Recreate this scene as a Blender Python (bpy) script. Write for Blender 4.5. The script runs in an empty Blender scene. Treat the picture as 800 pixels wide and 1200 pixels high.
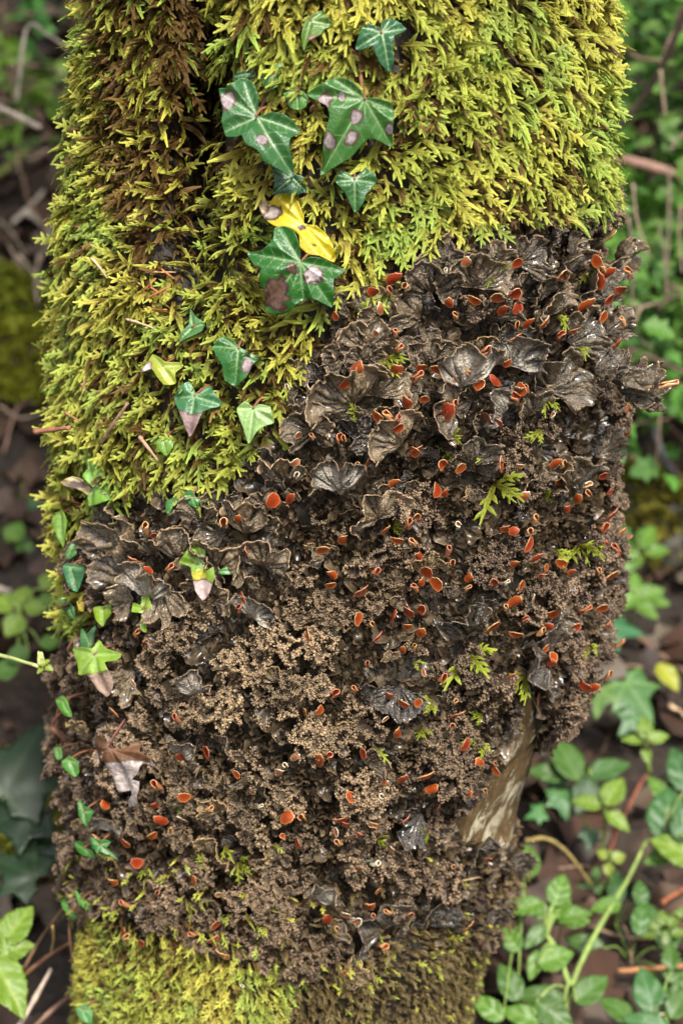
import bpy, math, random
import numpy as np
from mathutils import Vector, Matrix, geometry

random.seed(7); rng = np.random.default_rng(7)
sc = bpy.context.scene
col = sc.collection

# ------------------------------------------------------------------ camera, sky, sun, exposure
CAM = np.array([0.0, -1.25, 1.0]); PITCH = math.radians(20.0); FPX = 2150.0
cam_d = bpy.data.cameras.new('camera'); cam = bpy.data.objects.new('camera', cam_d); col.objects.link(cam)
cam.location = CAM; cam.rotation_euler = (math.pi/2 - PITCH, 0, 0)
cam_d.sensor_fit = 'VERTICAL'; cam_d.sensor_height = 36.0; cam_d.lens = 36.0*FPX/1200.0
cam_d.clip_start = 0.05; cam_d.clip_end = 200.0
cam_d.dof.use_dof = True; cam_d.dof.focus_distance = 1.11; cam_d.dof.aperture_fstop = 7.0
sc.camera = cam
SUN_EL, SUN_AZ = math.radians(50.0), math.radians(163.0)      # azimuth clockwise from +Y
world = bpy.data.worlds.new('World'); sc.world = world; world.use_nodes = True
wn = world.node_tree; bg = wn.nodes['Background']
sky = wn.nodes.new('ShaderNodeTexSky'); sky.sky_type = 'NISHITA'; sky.sun_disc = False
sky.sun_elevation = SUN_EL; sky.sun_rotation = SUN_AZ; sky.dust_density = 4.0; sky.ozone_density = 0.4
hs = wn.nodes.new('ShaderNodeHueSaturation'); hs.inputs['Saturation'].default_value = 0.35      # thin cloud: a whiter sky
wn.links.new(sky.outputs[0], hs.inputs['Color']); wn.links.new(hs.outputs[0], bg.inputs[0]); bg.inputs[1].default_value = 0.125
sun_d = bpy.data.lights.new('sun', 'SUN'); sun_d.energy = 3.0; sun_d.angle = math.radians(6.0); sun_d.color = (1.0, 0.95, 0.87)
sun = bpy.data.objects.new('sun', sun_d); col.objects.link(sun)
sdir = Vector((math.sin(SUN_AZ)*math.cos(SUN_EL), math.cos(SUN_AZ)*math.cos(SUN_EL), math.sin(SUN_EL)))
sun.rotation_euler = sdir.to_track_quat('Z', 'Y').to_euler(); sun.location = (-1, -1, 4)
vs = sc.view_settings; vs.view_transform = 'Standard'; vs.look = 'None'; vs.gamma = 1.0; vs.exposure = 1.05
vs.use_curve_mapping = False
try:
    sc.cycles.use_denoising = True; sc.cycles.max_bounces = 6; sc.cycles.transparent_max_bounces = 4
except Exception: pass

# ------------------------------------------------------------------ small maths
FWD = np.array([0, math.cos(PITCH), -math.sin(PITCH)]); UPV = np.array([0, math.sin(PITCH), math.cos(PITCH)]); RGT = np.array([1.0, 0, 0])
def ray(px, py): return FWD + (px-400.0)/FPX*RGT - (py-600.0)/FPX*UPV
def at(px, py, depth): return CAM + ray(px, py)*depth
def project(P):
    d = np.asarray(P) - CAM; w = d@FWD
    return 400 + FPX*(d@RGT)/w, 600 - FPX*(d@UPV)/w, w
def unit(v): v = np.asarray(v, float); return v/np.maximum(np.linalg.norm(v, axis=-1, keepdims=True), 1e-9)
def hash3(i, j, k, seed):
    with np.errstate(over='ignore'):
        h = (i.astype(np.uint32)*np.uint32(374761393) + j.astype(np.uint32)*np.uint32(668265263) + k.astype(np.uint32)*np.uint32(2147483647) + np.uint32(seed*97+13)*np.uint32(1274126177))
        h = (h ^ (h >> np.uint32(13)))*np.uint32(1274126177); h = h ^ (h >> np.uint32(16))
        h = h*np.uint32(2246822519); h = h ^ (h >> np.uint32(15))
    return h.astype(np.float64)/4294967295.0
def vn(P, f, seed=0):
    P = np.asarray(P, float)*f + 1000.0
    i = np.floor(P).astype(np.int64); t = P - i; t = t*t*(3-2*t); r = 0
    for a in (0, 1):
        for b in (0, 1):
            for c in (0, 1):
                w = (t[..., 0] if a else 1-t[..., 0])*(t[..., 1] if b else 1-t[..., 1])*(t[..., 2] if c else 1-t[..., 2])
                r = r + w*hash3(i[..., 0]+a, i[..., 1]+b, i[..., 2]+c, seed)
    return r
def sstep(a, b, x): t = np.clip((x-a)/(b-a), 0, 1); return t*t*(3-2*t)
def inpoly(px, py, poly):
    px = np.asarray(px, float); py = np.asarray(py, float); r = np.zeros(px.shape, bool); n = len(poly)
    for i in range(n):
        x0, y0 = poly[i]; x1, y1 = poly[(i+1) % n]
        if y0 == y1: continue
        c = ((y0 > py) != (y1 > py)) & (px < (x1-x0)*(py-y0)/(y1-y0)+x0); r ^= c
    return r

# ------------------------------------------------------------------ object helpers
def tag(o, label=None, cat=None, group=None, kind=None):
    if label: o['label'] = label
    if cat: o['category'] = cat
    if group: o['group'] = group
    if kind: o['kind'] = kind
    return o
def empty(name, loc=(0, 0, 0), parent=None):
    o = bpy.data.objects.new(name, None); col.objects.link(o); o.location = loc; o.empty_display_size = 0.02
    if parent: o.parent = parent
    return o
def mesh_data(name, V, F, C=None, smooth=True):
    me = bpy.data.meshes.new(name); V = np.asarray(V, float)
    if isinstance(F, np.ndarray): F = [F]
    F = [np.asarray(f) for f in F if len(f)]
    me.vertices.add(len(V)); me.vertices.foreach_set('co', V.ravel().astype(np.float32))
    if F:
        lv = np.concatenate([f.ravel() for f in F]); tot = np.concatenate([np.full(len(f), f.shape[1]) for f in F])
        st = np.concatenate([[0], np.cumsum(tot)[:-1]])
        me.loops.add(len(lv)); me.loops.foreach_set('vertex_index', lv.astype(np.int32))
        me.polygons.add(len(tot)); me.polygons.foreach_set('loop_start', st.astype(np.int32)); me.polygons.foreach_set('loop_total', tot.astype(np.int32))
        me.update(calc_edges=True)
        me.polygons.foreach_set('use_smooth', np.full(len(tot), smooth))
    if C is not None:
        C = np.asarray(C, float)
        if C.ndim == 1: C = np.tile(C, (len(V), 1))
        if C.shape[1] == 3: C = np.hstack([C, np.ones((len(C), 1))])
        a = me.color_attributes.new('Col', 'FLOAT_COLOR', 'POINT'); a.data.foreach_set('color', np.clip(C, 0, 1).astype(np.float32).ravel())
    me.validate(); return me
def link(name, me, mat=None, parent=None, loc=(0, 0, 0), rot=None):
    o = bpy.data.objects.new(name, me); col.objects.link(o); o.location = loc
    if rot is not None: o.rotation_euler = rot
    if parent: o.parent = parent
    if mat and me is not None and not me.materials: me.materials.append(mat)
    return o
def solid(o, th, off=-1.0):
    m = o.modifiers.new('thickness', 'SOLIDIFY'); m.thickness = th; m.offset = off; m.use_rim = True; return o
def grid_faces(nu, nv, wrap=False):
    i = np.arange(nu if wrap else nu-1)[:, None]; j = np.arange(nv-1)[None, :]
    a = i*nv+j; b = ((i+1) % nu)*nv+j
    return np.stack([a, b, b+1, a+1], -1).reshape(-1, 4)
def tube(path, rad, n=7, wob=0.0, seed=0, cap=True):
    P = np.asarray(path, float); m = len(P); rad = np.broadcast_to(np.asarray(rad, float), (m,))
    T = unit(np.gradient(P, axis=0)); ref = np.array([0.31, 0.2, 0.93]); 
    S = unit(np.cross(T, ref)); B = np.cross(T, S); a = np.arange(n)*2*math.pi/n
    V = P[:, None]+rad[:, None, None]*(np.cos(a)[None, :, None]*S[:, None]+np.sin(a)[None, :, None]*B[:, None])
    if wob: V = V + (vn(V, 1.0/(rad.mean()*3), seed)-0.5)[..., None]*wob*rad[:, None, None]*2*unit(V-P[:, None])
    V = V.reshape(-1, 3); i = np.arange(m-1)[:, None]; j = np.arange(n)[None, :]
    F = np.stack([i*n+j, i*n+(j+1) % n, (i+1)*n+(j+1) % n, (i+1)*n+j], -1).reshape(-1, 4); Fl = [F]
    if cap:
        V = np.vstack([V, P[0], P[-1]]); j = np.arange(n)
        Fl.append(np.stack([(j+1) % n, j, np.full(n, m*n)], -1)); Fl.append(np.stack([(m-1)*n+j, (m-1)*n+(j+1) % n, np.full(n, m*n+1)], -1))
    return V, Fl
def spline(pts, k=8):
    P = np.asarray(pts, float); Q = np.vstack([2*P[0]-P[1], P, 2*P[-1]-P[-2]]); out = []
    for i in range(len(P)-1):
        for t in np.linspace(0, 1, k, endpoint=False):
            a, b, c, d = Q[i:i+4]; out.append(0.5*(2*b+(c-a)*t+(2*a-5*b+4*c-d)*t*t+(3*b-a-3*c+d)*t**3))
    out.append(P[-1]); return np.array(out)
def eulers(X, Y, Z):
    R = np.stack([X, Y, Z], -1); y = -np.arcsin(np.clip(R[..., 2, 0], -1, 1)); x = np.arctan2(R[..., 2, 1], R[..., 2, 2]); z = np.arctan2(R[..., 1, 0], R[..., 0, 0])
    return np.stack([x, y, z], -1)
def frame(Y, Zhint):
    Y = unit(Y); X = unit(np.cross(Y, Zhint)); Z = np.cross(X, Y); return X, Y, Z

# ------------------------------------------------------------------ materials
def nmat(name):
    m = bpy.data.materials.new(name); m.use_nodes = True; t = m.node_tree; return m, t, t.nodes['Principled BSDF'], t.nodes, t.links
def mathn(N, L, op, a, b):
    n = N.new('ShaderNodeMath'); n.operation = op
    for k, v in enumerate((a, b)):
        if isinstance(v, (int, float)): n.inputs[k].default_value = v
        else: L.new(v, n.inputs[k])
    return n.outputs[0]
def mulc(N, L, a, b, mode='MULTIPLY', fac=1.0):
    n = N.new('ShaderNodeMix'); n.data_type = 'RGBA'; n.blend_type = mode; n.clamp_result = False
    if isinstance(fac, float): n.inputs[0].default_value = fac
    else: L.new(fac, n.inputs[0])
    for k, v in ((6, a), (7, b)):
        if isinstance(v, tuple): n.inputs[k].default_value = (*v, 1)
        else: L.new(v, n.inputs[k])
    return n.outputs[2]
def noise(N, L, scale, detail=4.0, rough=0.6, vec=None):
    n = N.new('ShaderNodeTexNoise'); n.inputs['Scale'].default_value = scale; n.inputs['Detail'].default_value = detail; n.inputs['Roughness'].default_value = rough
    if vec is not None: L.new(vec, n.inputs['Vector'])
    return n
def ramp(N, L, src, stops):
    r = N.new('ShaderNodeValToRGB'); L.new(src, r.inputs[0]); e = r.color_ramp.elements
    while len(e) < len(stops): e.new(0.5)
    for q, (p, c) in zip(e, stops): q.position = p; q.color = (*c, 1) if len(c) == 3 else c
    return r.outputs[0]
def attr(N, name, typ='GEOMETRY'):
    a = N.new('ShaderNodeAttribute'); a.attribute_name = name; a.attribute_type = typ; return a.outputs['Color']
def bump(N, L, h, b, strength, dist):
    n = N.new('ShaderNodeBump'); n.inputs['Strength'].default_value = strength; n.inputs['Distance'].default_value = dist; L.new(h, n.inputs['Height']); L.new(n.outputs[0], b.inputs['Normal'])
def ocoord(N): return N.new('ShaderNodeTexCoord').outputs['Object']
def translucent(m, t, b, colsock, fac):
    N, L = t.nodes, t.links; tr = N.new('ShaderNodeBsdfTranslucent'); mx = N.new('ShaderNodeMixShader'); mx.inputs[0].default_value = fac
    L.new(colsock, tr.inputs[0]); L.new(b.outputs[0], mx.inputs[1]); L.new(tr.outputs[0], mx.inputs[2]); L.new(mx.outputs[0], N['Material Output'].inputs[0])

def vcol_mat(name, rough=0.5, spec=0.5, trans=0.0, tint=None, noisescale=None, noiseamt=0.25, bumpd=0.0, bumpscale=900, objcol=False, rnd=0.0, roughvar=0.0, coat=0.0):
    m, t, b, N, L = nmat(name); c = attr(N, 'Col')
    if tint: c = mulc(N, L, c, attr(N, 'tint', 'INSTANCER'))
    if objcol: c = mulc(N, L, c, N.new('ShaderNodeObjectInfo').outputs['Color'])
    if rnd:
        r = ramp(N, L, N.new('ShaderNodeObjectInfo').outputs['Random'], [(0, (1-rnd,)*3), (1, (1+rnd, 1+rnd*.8, 1+rnd*.6))]); c = mulc(N, L, c, r)
    if noisescale:
        n = noise(N, L, noisescale, 5, 0.65, ocoord(N)); c = mulc(N, L, c, ramp(N, L, n.outputs[0], [(0.3, (1-noiseamt,)*3), (0.7, (1+noiseamt,)*3)]))
        if roughvar:
            q = N.new('ShaderNodeMapRange'); L.new(n.outputs[0], q.inputs[0]); q.inputs[1].default_value = .3; q.inputs[2].default_value = .7; q.inputs[3].default_value = rough-roughvar; q.inputs[4].default_value = rough+roughvar; L.new(q.outputs[0], b.inputs['Roughness'])
    L.new(c, b.inputs['Base Color'])
    if not roughvar: b.inputs['Roughness'].default_value = rough
    b.inputs['Specular IOR Level'].default_value = spec
    if coat: b.inputs['Coat Weight'].default_value = coat; b.inputs['Coat Roughness'].default_value = 0.12
    if bumpd:
        n2 = noise(N, L, bumpscale, 3, 0.6, ocoord(N)); bump(N, L, n2.outputs[0], b, 0.7, bumpd)
    if trans: translucent(m, t, b, c, trans)
    return m
M = {}
M['moss'] = vcol_mat('moss_shoots', rough=0.55, spec=0.25, trans=0.28, tint=True)
M['sprig'] = vcol_mat('moss_sprig', rough=0.5, spec=0.3, trans=0.28, objcol=True)
M['ivy'] = vcol_mat('ivy_leaf', rough=0.30, spec=0.5, trans=0.10, noisescale=350, noiseamt=0.12, bumpd=0.0006, bumpscale=700)
M['dead'] = vcol_mat('dead_leaf', rough=0.55, spec=0.4, trans=0.05, noisescale=260, noiseamt=0.3, bumpd=0.0008, bumpscale=500)
M['herb'] = vcol_mat('soft_leaf', rough=0.45, spec=0.4, trans=0.25, noisescale=90, noiseamt=0.15, objcol=True)
M['shrub'] = vcol_mat('shrub_leaf', rough=0.5, spec=0.35, trans=0.25)
M['lobe'] = vcol_mat('lichen_lobe', rough=0.27, spec=0.6, noisescale=7, noiseamt=0.35, bumpd=0.004, bumpscale=14, objcol=True, roughvar=0.10, coat=0.5)
M['crumb'] = vcol_mat('lichen_crumb', rough=0.42, spec=0.5, tint=True)
M['cup'] = vcol_mat('fruiting_cup', rough=0.24, spec=0.6, noisescale=300, noiseamt=0.18, objcol=True)
M['wood'] = vcol_mat('stick_bark', rough=0.75, spec=0.3, noisescale=60, noiseamt=0.45, bumpd=0.002, bumpscale=150)
M['litter'] = vcol_mat('litter', rough=0.65, spec=0.35, tint=True)

def bark_material():
    m, t, b, N, L = nmat('trunk_bark'); zone = attr(N, 'Col')
    oc = ocoord(N); mp = N.new('ShaderNodeMapping'); L.new(oc, mp.inputs[0]); mp.inputs['Rotation'].default_value = (0, math.radians(-24), 0); mp.inputs['Scale'].default_value = (1.0, 1.0, 0.28)
    n1 = noise(N, L, 75, 6, 0.7, mp.outputs[0]); n2 = noise(N, L, 260, 5, 0.7, mp.outputs[0]); n3 = noise(N, L, 34, 4, 0.6, mp.outputs[0])
    base = ramp(N, L, n2.outputs[0], [(0.3, (0.07, 0.042, 0.016)), (0.55, (0.17, 0.108, 0.042)), (0.75, (0.26, 0.18, 0.085))])
    pale = ramp(N, L, n2.outputs[0], [(0.3, (0.34, 0.27, 0.15)), (0.6, (0.62, 0.55, 0.38))])
    thr = mathn(N, L, 'ADD', n1.outputs[0], mathn(N, L, 'MULTIPLY', mathn(N, L, 'SUBTRACT', n3.outputs[0], 0.5), 0.7))
    msk = ramp(N, L, thr, [(0.555, (0, 0, 0)), (0.585, (1, 1, 1))])
    bark = mulc(N, L, base, pale, 'MIX', msk)
    hum = ramp(N, L, n2.outputs[0], [(0.3, (0.006, 0.005, 0.003)), (0.7, (0.026, 0.018, 0.010))])
    sep = N.new('ShaderNodeSeparateColor'); L.new(zone, sep.inputs[0])
    L.new(mulc(N, L, hum, bark, 'MIX', sep.outputs[0]), b.inputs['Base Color']); b.inputs['Roughness'].default_value = 0.6
    h = mathn(N, L, 'ADD', mathn(N, L, 'MULTIPLY', n2.outputs[0], 0.6), mathn(N, L, 'MULTIPLY', msk, -0.35)); bump(N, L, h, b, 0.9, 0.004)
    return m
M['bark'] = bark_material()
def ground_material():
    m, t, b, N, L = nmat('forest_floor'); oc = ocoord(N)
    n1 = noise(N, L, 9, 6, 0.7, oc); n2 = noise(N, L, 70, 5, 0.7, oc)
    c = ramp(N, L, n2.outputs[0], [(0.3, (0.012, 0.008, 0.005)), (0.5, (0.034, 0.022, 0.013)), (0.7, (0.075, 0.05, 0.030))])
    L.new(mulc(N, L, c, ramp(N, L, n1.outputs[0], [(0.35, (0.5, 0.5, 0.5)), (0.65, (1.2, 1.1, 1.0))])), b.inputs['Base Color'])
    b.inputs['Roughness'].default_value = 0.85; bump(N, L, n2.outputs[0], b, 1.0, 0.02); return m
M['ground'] = ground_material()

# ------------------------------------------------------------------ the trunk's shape
EDGE = [(-260, 112, 710), (0, 114, 710), (150, 103, 707), (300, 96, 703), (450, 88, 708), (600, 82, 710), (700, 80, 704), (770, 80, 685), (850, 84, 640), (950, 92, 602), (1050, 96, 590), (1130, 96, 570), (1200, 98, 545), (1330, 105, 520)]
rows = []
for py, l, r in EDGE:
    d = ray(400, py); t = (-0.04-CAM[1])/d[1]; z = CAM[2]+t*d[2]; rows.append((z, (l-400)/FPX*t, (r-400)/FPX*t))
rows.sort(); rows = [(-0.2, rows[0][1]-0.03, rows[0][2]+0.05), (0.05, rows[0][1]-0.01, rows[0][2]+0.015)] + rows + [(3.0, rows[-1][1]+0.02, rows[-1][2]-0.02)]
RZ = np.array(rows); ZS = RZ[:, 0]; XC = (RZ[:, 1]+RZ[:, 2])/2; RR = (RZ[:, 2]-RZ[:, 1])/2
zz = np.linspace(-0.2, 3.0, 640); ker = np.hanning(15); ker /= ker.sum()
def _sm(a): v = np.interp(zz, ZS, a); p = np.pad(v, 7, mode='edge'); return np.convolve(p, ker, 'valid')
XCs, RRs = _sm(XC), _sm(RR)
def xc_(z): return np.interp(z, zz, XCs)
def rr_(z): return np.interp(z, zz, RRs)
def zrow(py): d = ray(400, py); t = (-0.2-CAM[1])/d[1]; return CAM[2]+t*d[2]
Z300 = zrow(300)
def rad(th, z):
    R = rr_(z); p = np.stack([np.sin(th)*0.2, -np.cos(th)*0.2, z], -1)
    r = R + 0.016*(vn(p, 9, 1)-0.5) + 0.010*(vn(p, 24, 2)-0.5)
    return r
XGZ = [Z300-.1, Z300, zrow(0), 1.6]; XGX = [-.086, -.083, -.072, -.06]
def cleft(x, z):      # the cleft between the two swellings of the trunk pushes the bark back
    q = x-np.interp(z, XGZ, XGX); g = sstep(Z300-.06, Z300+.03, z); w = np.where(q > 0, .010, .020)
    return g*(.085*np.exp(-np.abs(q/w)**2.4)+.018*np.exp(-((q+.045)/.035)**2))
def surf(th, z, off=0.0):
    r = rad(th, z)+off; x = xc_(z)+r*np.sin(th); y = -r*np.cos(th)+0*z; return np.stack([x, y+cleft(x, z)*(np.cos(th) > 0), z], -1)
def snorm(th, z):
    e = 1e-3; a = surf(th+e*4, z)-surf(th-e*4, z); b = surf(th, z+e*4)-surf(th, z-e*4); return unit(np.cross(a, b))
TS = np.linspace(0.75, 1.75, 700)
def hit(px, py, off=0.0):
    d = ray(px, py); P = CAM+d*TS[:, None]; x = P[:, 0]-xc_(P[:, 2]); yy = P[:, 1]-cleft(P[:, 0], P[:, 2]); th = np.arctan2(x, -yy); f = np.hypot(x, yy)-rad(th, P[:, 2])-off
    k = np.where(f < 0)[0]
    if len(k) and k[0] > 0:
        i = k[0]; u = f[i-1]/(f[i-1]-f[i]); t = TS[i-1]+u*(TS[i]-TS[i-1]); ok = True
    else: i = int(np.argmin(f)); t = TS[i]; ok = False
    p = CAM+d*t; th = math.atan2(p[0]-xc_(p[2]), -(p[1]-float(cleft(p[0], p[2])))); n = snorm(np.array([th]), np.array([p[2]]))[0]
    return p, n, th, ok
THL = 1.38
def pixels_of(th, z):     # where a spot on the bark shows; the far side takes the zone of the rim
    return project(surf(np.clip(th, -THL, THL), z))[:2]

LICHEN = [(760, 262), (690, 246), (640, 256), (600, 264), (560, 277), (500, 282), (462, 298), (432, 340), (380, 360), (352, 395), (345, 440), (330, 490), (310, 518), (288, 548), (250, 562), (200, 570), (140, 572), (104, 600), (104, 650), (118, 700), (124, 745), (108, 782), (70, 792), (30, 800), (30, 880), (88, 960), (94, 1040), (112, 1072), (200, 1088), (260, 1108), (330, 1130), (400, 1142), (450, 1104), (480, 1082), (560, 1090), (592, 1066), (700, 1030), (760, 900)]
STRIP = [(603, 802), (628, 806), (625, 870), (612, 930), (606, 985), (562, 1004), (528, 984), (545, 930), (585, 888), (600, 842)]
def zones(th, z):
    px, py = pixels_of(th, z); wob = np.stack([np.sin(th)*.2, np.cos(th)*.2, z], -1)
    ox = (vn(wob, 45, 5)-.5)*26; oy = (vn(wob, 45, 6)-.5)*26
    li = inpoly(px+ox, py+oy, LICHEN); st = inpoly(px+ox*.4, py+oy*.4, STRIP)
    foot = (px+ox*.5 > 530) & (py+oy > 1150) & (px > 548-(py-1150)*.1)
    return px, py, li & ~st, st, foot

nT, nZ = 620, 430
ths = np.linspace(-math.pi, math.pi, nT, endpoint=False); zs = np.concatenate([np.linspace(-0.12, 0.16, 24, endpoint=False), np.linspace(0.16, 1.2, 340, endpoint=False), np.linspace(1.2, 2.6, nZ-364)])
TH, ZZ = np.meshgrid(ths, zs, indexing='ij'); V = surf(TH.ravel(), ZZ.ravel())
px, py, li, st, ft = zones(TH.ravel(), ZZ.ravel())
bare = (st | ft).astype(float); Cz = np.stack([bare, li*1.0, bare*0], -1)
V = V + snorm(TH.ravel(), ZZ.ravel())*((vn(V, 60, 8)-.5)*0.006*(1-bare)+(vn(V*np.array([1, 1, .3]), 130, 9)-.5)*0.003)[:, None]
tree = empty('tree', (float(xc_(0.0)), 0, 0)); tag(tree, 'stout leaning tree trunk coated in moss above and crusty lichen below', 'tree')
TL = np.array(tree.location)
link('trunk', mesh_data('trunk', V-TL, grid_faces(nT, nZ, True), Cz), M['bark'], tree)

# ------------------------------------------------------------------ scattering (uncountable things only)
def scatter_group(name, variants):
    g = bpy.data.node_groups.new(name, 'GeometryNodeTree'); g.interface.new_socket('Geometry', in_out='INPUT', socket_type='NodeSocketGeometry'); g.interface.new_socket('Geometry', in_out='OUTPUT', socket_type='NodeSocketGeometry')
    N, L = g.nodes, g.links; gi = N.new('NodeGroupInput'); go = N.new('NodeGroupOutput'); ip = N.new('GeometryNodeInstanceOnPoints'); jn = N.new('GeometryNodeJoinGeometry')
    for v in variants:
        oi = N.new('GeometryNodeObjectInfo'); oi.inputs['Object'].default_value = v; oi.inputs['As Instance'].default_value = True; L.new(oi.outputs['Geometry'], jn.inputs[0])
    def na(n, t): a = N.new('GeometryNodeInputNamedAttribute'); a.data_type = t; a.inputs[0].default_value = n; return a.outputs[0]
    e2r = N.new('FunctionNodeEulerToRotation'); L.new(na('rot', 'FLOAT_VECTOR'), e2r.inputs[0])
    L.new(gi.outputs[0], ip.inputs['Points']); L.new(jn.outputs[0], ip.inputs['Instance']); ip.inputs['Pick Instance'].default_value = True
    L.new(na('idx', 'INT'), ip.inputs['Instance Index']); L.new(e2r.outputs[0], ip.inputs['Rotation']); L.new(na('scl', 'FLOAT_VECTOR'), ip.inputs['Scale']); L.new(ip.outputs[0], go.inputs[0])
    return g
def scatter(name, P, rot, scl, idx, tint, group, parent=None, loc=(0, 0, 0)):
    me = mesh_data(name, np.asarray(P)-np.asarray(loc), [])
    def put(n, t, key, a): at_ = me.attributes.new(n, t, 'POINT'); at_.data.foreach_set(key, np.ascontiguousarray(a).ravel())
    scl = np.asarray(scl, float)
    if scl.ndim == 1: scl = np.repeat(scl[:, None], 3, 1)
    put('rot', 'FLOAT_VECTOR', 'vector', rot.astype(np.float32)); put('scl', 'FLOAT_VECTOR', 'vector', scl.astype(np.float32)); put('idx', 'INT', 'value', np.asarray(idx).astype(np.int32))
    t4 = np.hstack([tint, np.ones((len(tint), 1))]); put('tint', 'FLOAT_COLOR', 'color', t4.astype(np.float32))
    o = link(name, me, None, parent, (0, 0, 0) if parent else loc); m = o.modifiers.new('scatter', 'NODES'); m.node_group = group; tag(o, kind='stuff'); return o
def variant(name, me, mat):
    me.materials.append(mat); return bpy.data.objects.new(name, me)

# ------------------------------------------------------------------ moss
def moss_frond(seed, nb=5, leafl=0.105, width=1.0, branch=0.42, curve=0.5):
    r = np.random.default_rng(seed); Vs = []; Fs = []; Cs = []; n0 = 0
    def axis(p0, d0, length, upv, ll, t0, t1, droop):
        nonlocal n0
        d0 = unit(d0); nn = max(6, int(length/0.024)); pts = [np.array(p0, float)]; d = d0.copy()
        for k in range(nn):
            d = unit(d+np.array([0, 0, -droop/nn])+r.normal(0, .03, 3)); pts.append(pts[-1]+d*length/nn)
        for k in range(nn+1):
            T = unit(pts[min(k+1, nn)]-pts[max(k-1, 0)]); S = unit(np.cross(T, upv)); U = np.cross(S, T); f = k/nn; tt = t0+(t1-t0)*f
            lw = ll*(0.65+0.5*math.sin(math.pi*min(1, f*1.0+.15)))*(1.0 if f < .9 else .85)
            for q in range(4):
                a = r.uniform(-.3, .3)+[0.0, math.pi, math.pi*.33, math.pi*.67][q]; side = math.cos(a)*S+math.sin(a)*U*0.7
                dd = unit(T*1.0+side*(.85-.4*f)); w = unit(np.cross(dd, U+.3*T))*lw*0.20*width; b = pts[k]; tip = b+dd*lw+U*lw*.1; mid = b+dd*lw*.42+U*lw*.05
                Vs.extend([b, mid-w, tip, mid+w]); Fs.append([n0, n0+1, n0+2, n0+3]); n0 += 4
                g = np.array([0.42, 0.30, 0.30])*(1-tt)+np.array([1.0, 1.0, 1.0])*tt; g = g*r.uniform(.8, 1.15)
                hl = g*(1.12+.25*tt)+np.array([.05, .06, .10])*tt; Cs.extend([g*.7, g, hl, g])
        return pts, nn
    main, nn = axis((0, 0, 0), (0, 1, .25), 1.0, np.array([0, 0, 1.0]), leafl, 0.0, 1.0, curve)
    for b in range(nb):
        f = 0.22+0.6*(b+.5)/max(nb, 1); k = int(f*nn); s = 1 if b % 2 else -1; T = unit(main[k+1]-main[k]); S = unit(np.cross(T, [0, 0, 1]))
        axis(main[k], T*.75+S*s*r.uniform(.5, .85)+np.array([0, 0, r.uniform(.0, .35)]), branch*r.uniform(.6, 1.1)*(1.15-f*.6), np.array([0, 0, 1.0]), leafl*.78, f*.8, 1.0, curve*.6)
    return mesh_data('moss_frond', Vs, np.array(Fs), np.array(Cs), smooth=False)
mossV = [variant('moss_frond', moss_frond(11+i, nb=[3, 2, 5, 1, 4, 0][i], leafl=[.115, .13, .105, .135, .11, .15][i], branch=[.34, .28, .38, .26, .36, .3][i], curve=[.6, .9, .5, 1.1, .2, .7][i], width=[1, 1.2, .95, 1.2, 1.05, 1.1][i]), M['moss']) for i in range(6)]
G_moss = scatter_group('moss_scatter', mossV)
BROWN = [(122, -40), (240, -40), (236, 130), (218, 300), (190, 335), (150, 250), (135, 120)]
def cand(n, thr, z0, z1):
    th = rng.uniform(-thr, thr, n); z = rng.uniform(z0, z1, n); return th, z
LEAF_OUT = []
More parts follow.
